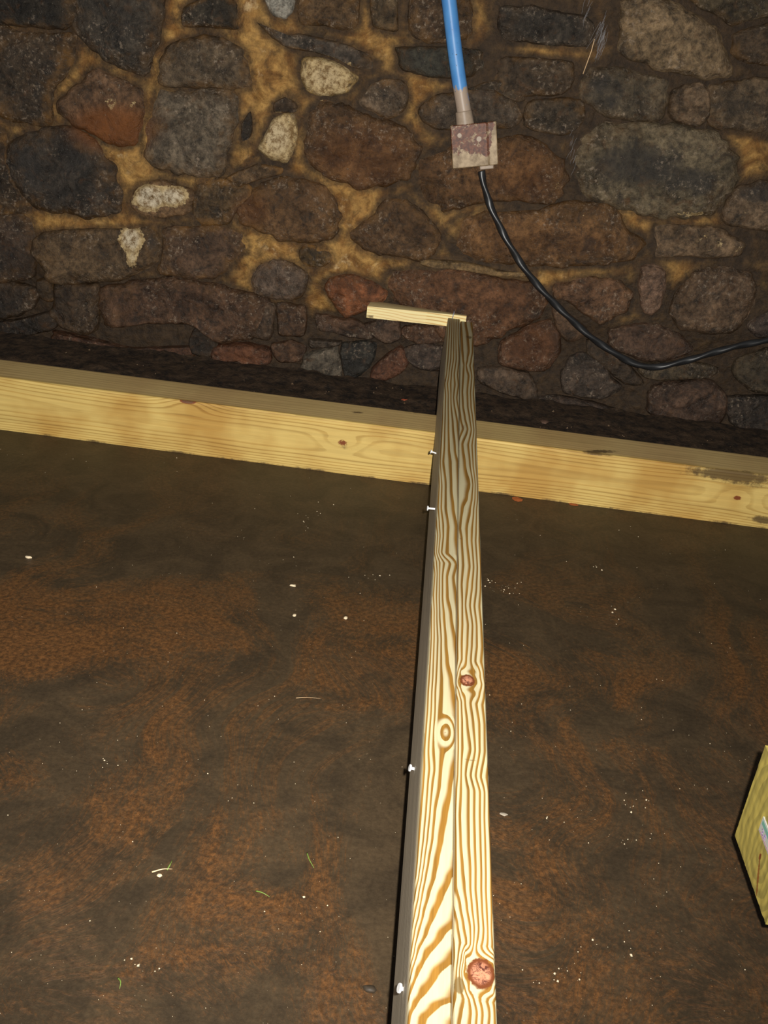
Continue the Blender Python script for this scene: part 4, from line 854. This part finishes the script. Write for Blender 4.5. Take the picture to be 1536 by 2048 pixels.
chip('paint_chip', 586, 1172, .0052, M_CHIP, 'brownish cream chip on the floor above the flat tan chip', 'chip', .3)
chip('paint_chip', 57, 1116, .0052, M_CHIP, 'cream chip alone on the floor near the left edge', 'chip', .4)
chip('paint_chip', 320, 1752, .0034, M_CHIP, 'yellowish chip beside a grass blade on the floor', 'chip', .4)
chip('fluff', 1007, 1629, .0050, mat_plain('grey_fluff', (176, 164, 146), KF, .8, 0, .2), 'greyish white fluff lying on the floor just right of the joist', 'fluff', .12)
chip('stone_crumb', 738, 1980, .0075, mat_plain('dark_crumb', (62, 52, 40), KF, .6, 0, .3), 'dark wet stone lump on the floor left of the joist near the bottom', 'stone', .35)
chip('brick_crumb', 812, 806, .012, M_BRICK, 'red brick crumb on the soil behind the sleeper beside the joist', 'brick crumb', .5, z=.012)
chip('brick_crumb', 1088, 846, .016, mat_plain('grey_crumb', (84, 64, 52), KW, .7, 0, .3), 'flat brownish stone flake on the soil behind the sleeper right of the joist', 'stone flake', .3, z=.012)
chip('stone_crumb', 133, 712, .012, M_PEB, 'pale crumb on the soil behind the left end of the sleeper', 'stone', .5, z=.012)
def blade(px, py, qx, qy, label, w=.0011, mat=None):
    a = on_z(px, py, .002); b = on_z(qx, qy, .003); c = (a + b) / 2 + Vector((rnd.gauss(0, .0012), rnd.gauss(0, .0012), .003))
    o = obj('grass_blade', *tube(spline([a, c, b], 10), lambda t: w * (1.05 - t * .8), 5), mat or M_GRASS, None, origin=tuple(a)); tag(o, label, 'grass blade')
blade(304, 1744, 345, 1738, 'pale dry grass blade lying flat on the floor next to a yellowish chip', mat=M_STRAW)
blade(334, 1740, 344, 1720, 'short green grass blade standing off the dry blade on the left floor')
blade(614, 1706, 628, 1736, 'green grass blade on the floor midway between chip and joist')
blade(512, 1782, 540, 1794, 'pale green grass blade on the floor below the midway blade')
blade(236, 1956, 239, 1978, 'short bright green grass blade near the bottom left')
blade(592, 1396, 642, 1397, 'thin pale straw lying straight across the left floor', .0004, M_STRAW)
# grit: countless specks on floor and soil
V = []; F = []
def grain(c, s_):
    o_ = len(V); a_ = rnd.uniform(0, 3)
    for k in range(4): V.append((c[0] + math.cos(a_ + k * 1.57) * s_ * rnd.uniform(.6, 1.2), c[1] + math.sin(a_ + k * 1.57) * s_ * rnd.uniform(.6, 1.2), c[2]))
    V.append((c[0], c[1], c[2] + s_ * .9)); V.append((c[0], c[1], c[2] - s_ * .3))
    for k in range(4): F.append((o_ + k, o_ + (k + 1) % 4, o_ + 4)); F.append((o_ + (k + 1) % 4, o_ + k, o_ + 5))
CL = [(615, 1045, 12, 16, 9), (740, 1153, 18, 5, 9), (1012, 1176, 22, 8, 26), (975, 1160, 12, 6, 8), (1195, 1132, 6, 5, 6), (1228, 1232, 10, 14, 9), (1020, 1452, 10, 8, 3), (1165, 1215, 10, 5, 3), (1260, 1610, 30, 14, 10), (1240, 1680, 25, 8, 12), (1120, 1950, 30, 14, 22), (1250, 1900, 40, 16, 12),
      (270, 1930, 14, 6, 6), (300, 1940, 16, 5, 5), (1100, 1640, 16, 6, 5), (210, 1530, 5, 8, 5), (570, 1860, 60, 60, 8), (640, 925, 60, 6, 8), (660, 990, 40, 40, 8), (1230, 1010, 20, 20, 5), (1260, 1070, 10, 10, 4)]
for cx, cy, rx, ry, n_ in CL:
    for i in range(n_):
        c = on_z(cx + rnd.gauss(0, rx), cy + rnd.gauss(0, ry), 0)
        if c.y < 2.36 and not (.04 < c.x < .15): grain((c.x, c.y, .0002), abs(rnd.gauss(.0003, .0006)) * (1 + c.y * .35) + .0002)
for i in range(900):
    c = on_z(rnd.uniform(-60, 1600), rnd.uniform(860, 2080), 0)
    if c.y < 2.36: grain((c.x, c.y, .0001), abs(rnd.gauss(0, .00030)) * (1 + c.y * .3) + .00012)
o = obj('grit', V, F, M_CHIP, smooth=False); tag(o, 'fine white grit sprinkled over the dark floor', 'grit', None, 'stuff')
V = []; F = []
for i in range(260):
    x = rnd.uniform(-1.5, 1.3); y = rnd.uniform(2.56, 3.08); t = (y - 2.535) / .66
    grain((x, y, .010 + .05 * max(0, t - .35) ** 1.3), abs(rnd.gauss(.001, .0022)) + .0008)
o = obj('crumb', V, F, mat_plain('crumbs', (104, 84, 62), KX, .7, 0, .3, .4, 60), soil, smooth=False); o['kind'] = 'stuff'
